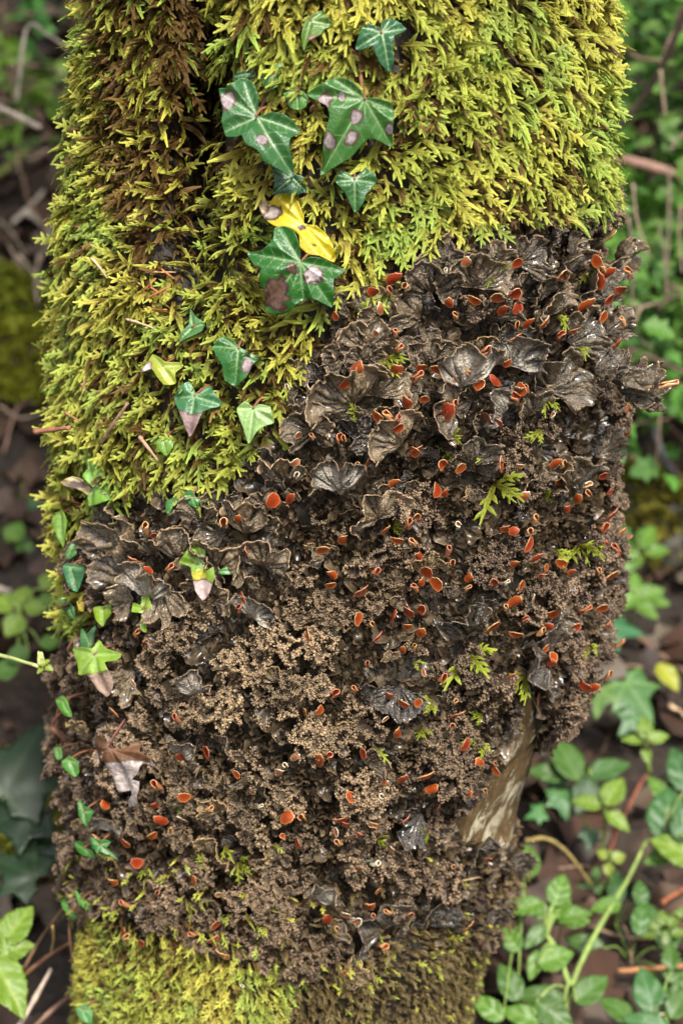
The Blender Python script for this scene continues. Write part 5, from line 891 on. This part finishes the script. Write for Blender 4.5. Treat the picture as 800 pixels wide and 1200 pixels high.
PALEW = (.34, .29, .23); BRW = (.16, .10, .07); DKW = (.06, .042, .03); ORW = (.34, .16, .07)
stick('pale broken branch reaching in toward the mossy trunk edge', [(-60, 108), (0, 127), (48, 150)], 4.5, PALEW, depth=2.15)
stick('pale bent twig in front of the dark evergreen shrub', [(20, 120), (32, 33), (58, 42), (84, 60)], 2.2, PALEW, depth=2.3)
stick('pale twig slanting up out of the litter above the mossy logs', [(15, 262), (34, 243), (52, 224)], 3.2, PALEW, up=.03)
stick('pale twig lying down from the slanting twig toward the trunk', [(30, 248), (48, 262), (72, 286)], 4.0, PALEW, up=.03)
stick('mossy leaning branch behind the tangled twigs', [(-30, 222), (0, 203), (32, 178)], 7, (.11, .12, .03), up=.05)
stick('pale root-like stick on litter above the clover-like herb', [(-40, 672), (0, 690), (22, 696), (56, 714)], 4, PALEW, up=.01)
stick('pale smooth stick pointing up beside the sunlit bramble leaflets', [(5, 1230, 1.42), (30, 1190, 1.45), (60, 1136, 1.50)], 4.2, (.48, .38, .30))
stick('thin tan twig rising toward the trunk from the bramble leaflets', [(28, 1135, 1.52), (48, 1100, 1.50), (76, 1062, 1.42)], 2.2, (.26, .15, .08))
stick('red-brown twig lying below the thin tan twig', [(25, 1145, 1.54), (55, 1122, 1.52), (82, 1105, 1.5)], 2.6, (.26, .13, .07))
stick('thick brown twig at the trunk foot behind the pale stick', [(40, 1205, 1.5), (60, 1185, 1.52), (85, 1165, 1.55)], 3.2, (.22, .13, .09))
stick('small dried twig hanging by the trunk foot', [(62, 1085, 1.42), (63, 1100, 1.44), (60, 1115, 1.46)], 1.6, (.36, .24, .08))
for i, pts in enumerate([[(8, 45), (14, 95), (25, 138)], [(3, 0), (6, 60), (2, 130)], [(20, 182), (36, 186), (62, 172)], [(28, 140), (20, 175), (24, 205)], [(27, 205), (34, 235), (58, 275)], [(0, 258), (16, 275), (30, 300)], [(46, 300), (42, 330), (44, 355)], [(0, 300), (14, 318), (20, 330)], [(60, 255), (56, 280), (48, 305)], [(10, 285), (30, 320), (60, 330)], [(40, 120), (50, 145), (64, 160)], [(22, 300), (38, 318), (50, 340)], [(0, 475), (25, 490), (60, 478)], [(5, 530), (20, 480), (40, 470)]]):
    rp, cl = random.uniform(1.2, 2.4), [(.24, .17, .12), (.18, .11, .08), (.28, .22, .16)][i % 3]
    stick(twig_words(pts, rp, cl)+' twig in the tangle '+('in front of the evergreen shrub' if pts[1][1] < 180 else ('above the mossy logs' if pts[1][1] < 345 else 'below the mossy logs')), pts, rp, cl, up=random.uniform(.02, .10), group='tangled dead twigs', name='dead_twig', cat='twig')
stick('dark slanting branch crossing the bright green shrub', [(805, 5, 2.0), (778, 72, 2.05), (742, 128, 2.1), (690, 190, 2.15)], 5, DKW)
stick('crooked brown side branch meeting the dark slanting branch', [(690, 25, 2.1), (722, 52, 2.1), (748, 68, 2.08), (776, 72, 2.05)], 3, BRW)
stick('brown side branch above the dark slanting branch', [(776, 72, 2.05), (790, 38, 2.1), (815, 36, 2.1)], 3.4, BRW)
stick('fallen brown branch lying behind the trunk under the shrub', [(680, 176, 2.25), (720, 186, 2.22), (760, 194, 2.2), (800, 208, 2.2)], 7.5, (.20, .12, .09), cat='branch', name='fallen_branch')
for i, pts in enumerate([[(773, 82, 2.05), (776, 110, 2.05), (779, 136, 2.05)], [(736, 255, 1.9), (741, 310, 1.9), (738, 378, 1.92)], [(741, 215, 2.0), (746, 260, 2.0), (760, 300, 2.0)], [(785, 176, 2.0), (792, 165, 2.0), (806, 152, 2.0)], [(797, 240, 2.0), (795, 280, 2.0), (799, 320, 2.0)], [(783, 195, 2.1), (783, 240, 2.1), (781, 330, 2.1)], [(743, 378, 2.0), (750, 362, 2.0), (767, 355, 2.0)], [(742, 385, 2.0), (750, 398, 2.0), (764, 408, 2.0)], [(770, 440, 2.1), (772, 500, 2.1), (766, 560, 2.15)], [(781, 350, 2.05), (778, 300, 2.05), (770, 260, 2.05)]]):
    rp, cl = random.uniform(1.3, 2.1), [(.22, .16, .11), (.15, .11, .08)][i % 2]
    stick(twig_words(pts, rp, cl)+' bare twig '+('above' if pts[1][1] < 185 else ('below' if pts[1][1] < 345 else 'well below'))+' the fallen branch by the green shrub', pts, rp, cl, group='bare twigs in the green shrub', name='dead_twig', cat='twig')
stick('grey stick leaning on the bank beside the mossy hummock', [(762, 490), (776, 530), (808, 590)], 4.5, (.16, .15, .16), up=.05)
stick('tan stick crossing behind the grey stick', [(738, 535), (764, 568), (800, 600)], 3.5, (.30, .22, .15), up=.03)
stick('brown twig fallen across the bank below the shrub', [(775, 468), (790, 472), (815, 478)], 3, (.24, .16, .11), up=.03)
stick('long thin red-brown twig lying across the litter below the herb', [(745, 745), (775, 768), (815, 795)], 2.4, (.20, .11, .07), up=.015)
stick('dark twig on the litter beside the yellowing leaf', [(745, 800), (765, 815), (785, 825)], 2.4, (.14, .09, .08), up=.015)
stick('broken tan stick end near the yellowing leaf', [(783, 828), (800, 838), (820, 850)], 4, (.44, .31, .18), up=.015)
stick('straight orange-brown stick lying by the blue-grey oval leaves', [(724, 1138, 1.7), (760, 1135, 1.69), (820, 1130, 1.68)], 3.4, ORW)
stick('thin pale stem under the oval blue-grey leaves', [(760, 1190, 1.58), (780, 1188, 1.58), (815, 1184, 1.58)], 1.8, (.40, .36, .22))
stick('red-brown bramble runner slanting behind the young bramble', [(714, 998), (728, 962), (748, 922), (760, 905)], 2.2, (.22, .07, .04), up=.04)
stick('arching brown and green runner beside the trunk foot', [(615, 985, 1.72), (640, 983, 1.72), (665, 1000, 1.74), (692, 1036, 1.76)], 2.4, (.24, .18, .06))
stick('rust-coloured runner at edge of the blue-green bramble spray', [(775, 1058), (790, 1048), (815, 1035)], 3.2, (.30, .10, .04), up=.04)
for i, pts in enumerate([[(690, 1085), (730, 1098), (770, 1100)], [(620, 965), (650, 985), (665, 1000)], [(720, 1075), (735, 1095), (740, 1130)], [(690, 900), (705, 880), (716, 855)], [(640, 1020), (690, 1015), (720, 1030)], [(690, 760), (710, 750), (730, 738)], [(700, 790), (740, 780), (770, 790)], [(620, 930), (640, 950), (660, 968)]]):
    rp, cl = random.uniform(1.3, 2.2), [(.24, .16, .10), (.13, .08, .05)][i % 2]
    stick(twig_words(pts, rp, cl)+' dead twig on litter '+('by the bright lobed herb' if pts[1][1] < 800 else ('beside the bare bark strip' if pts[1][0] < 660 else 'among the brambles')), pts, rp, cl, up=.012, group='litter twigs among brambles', name='dead_twig', cat='twig')
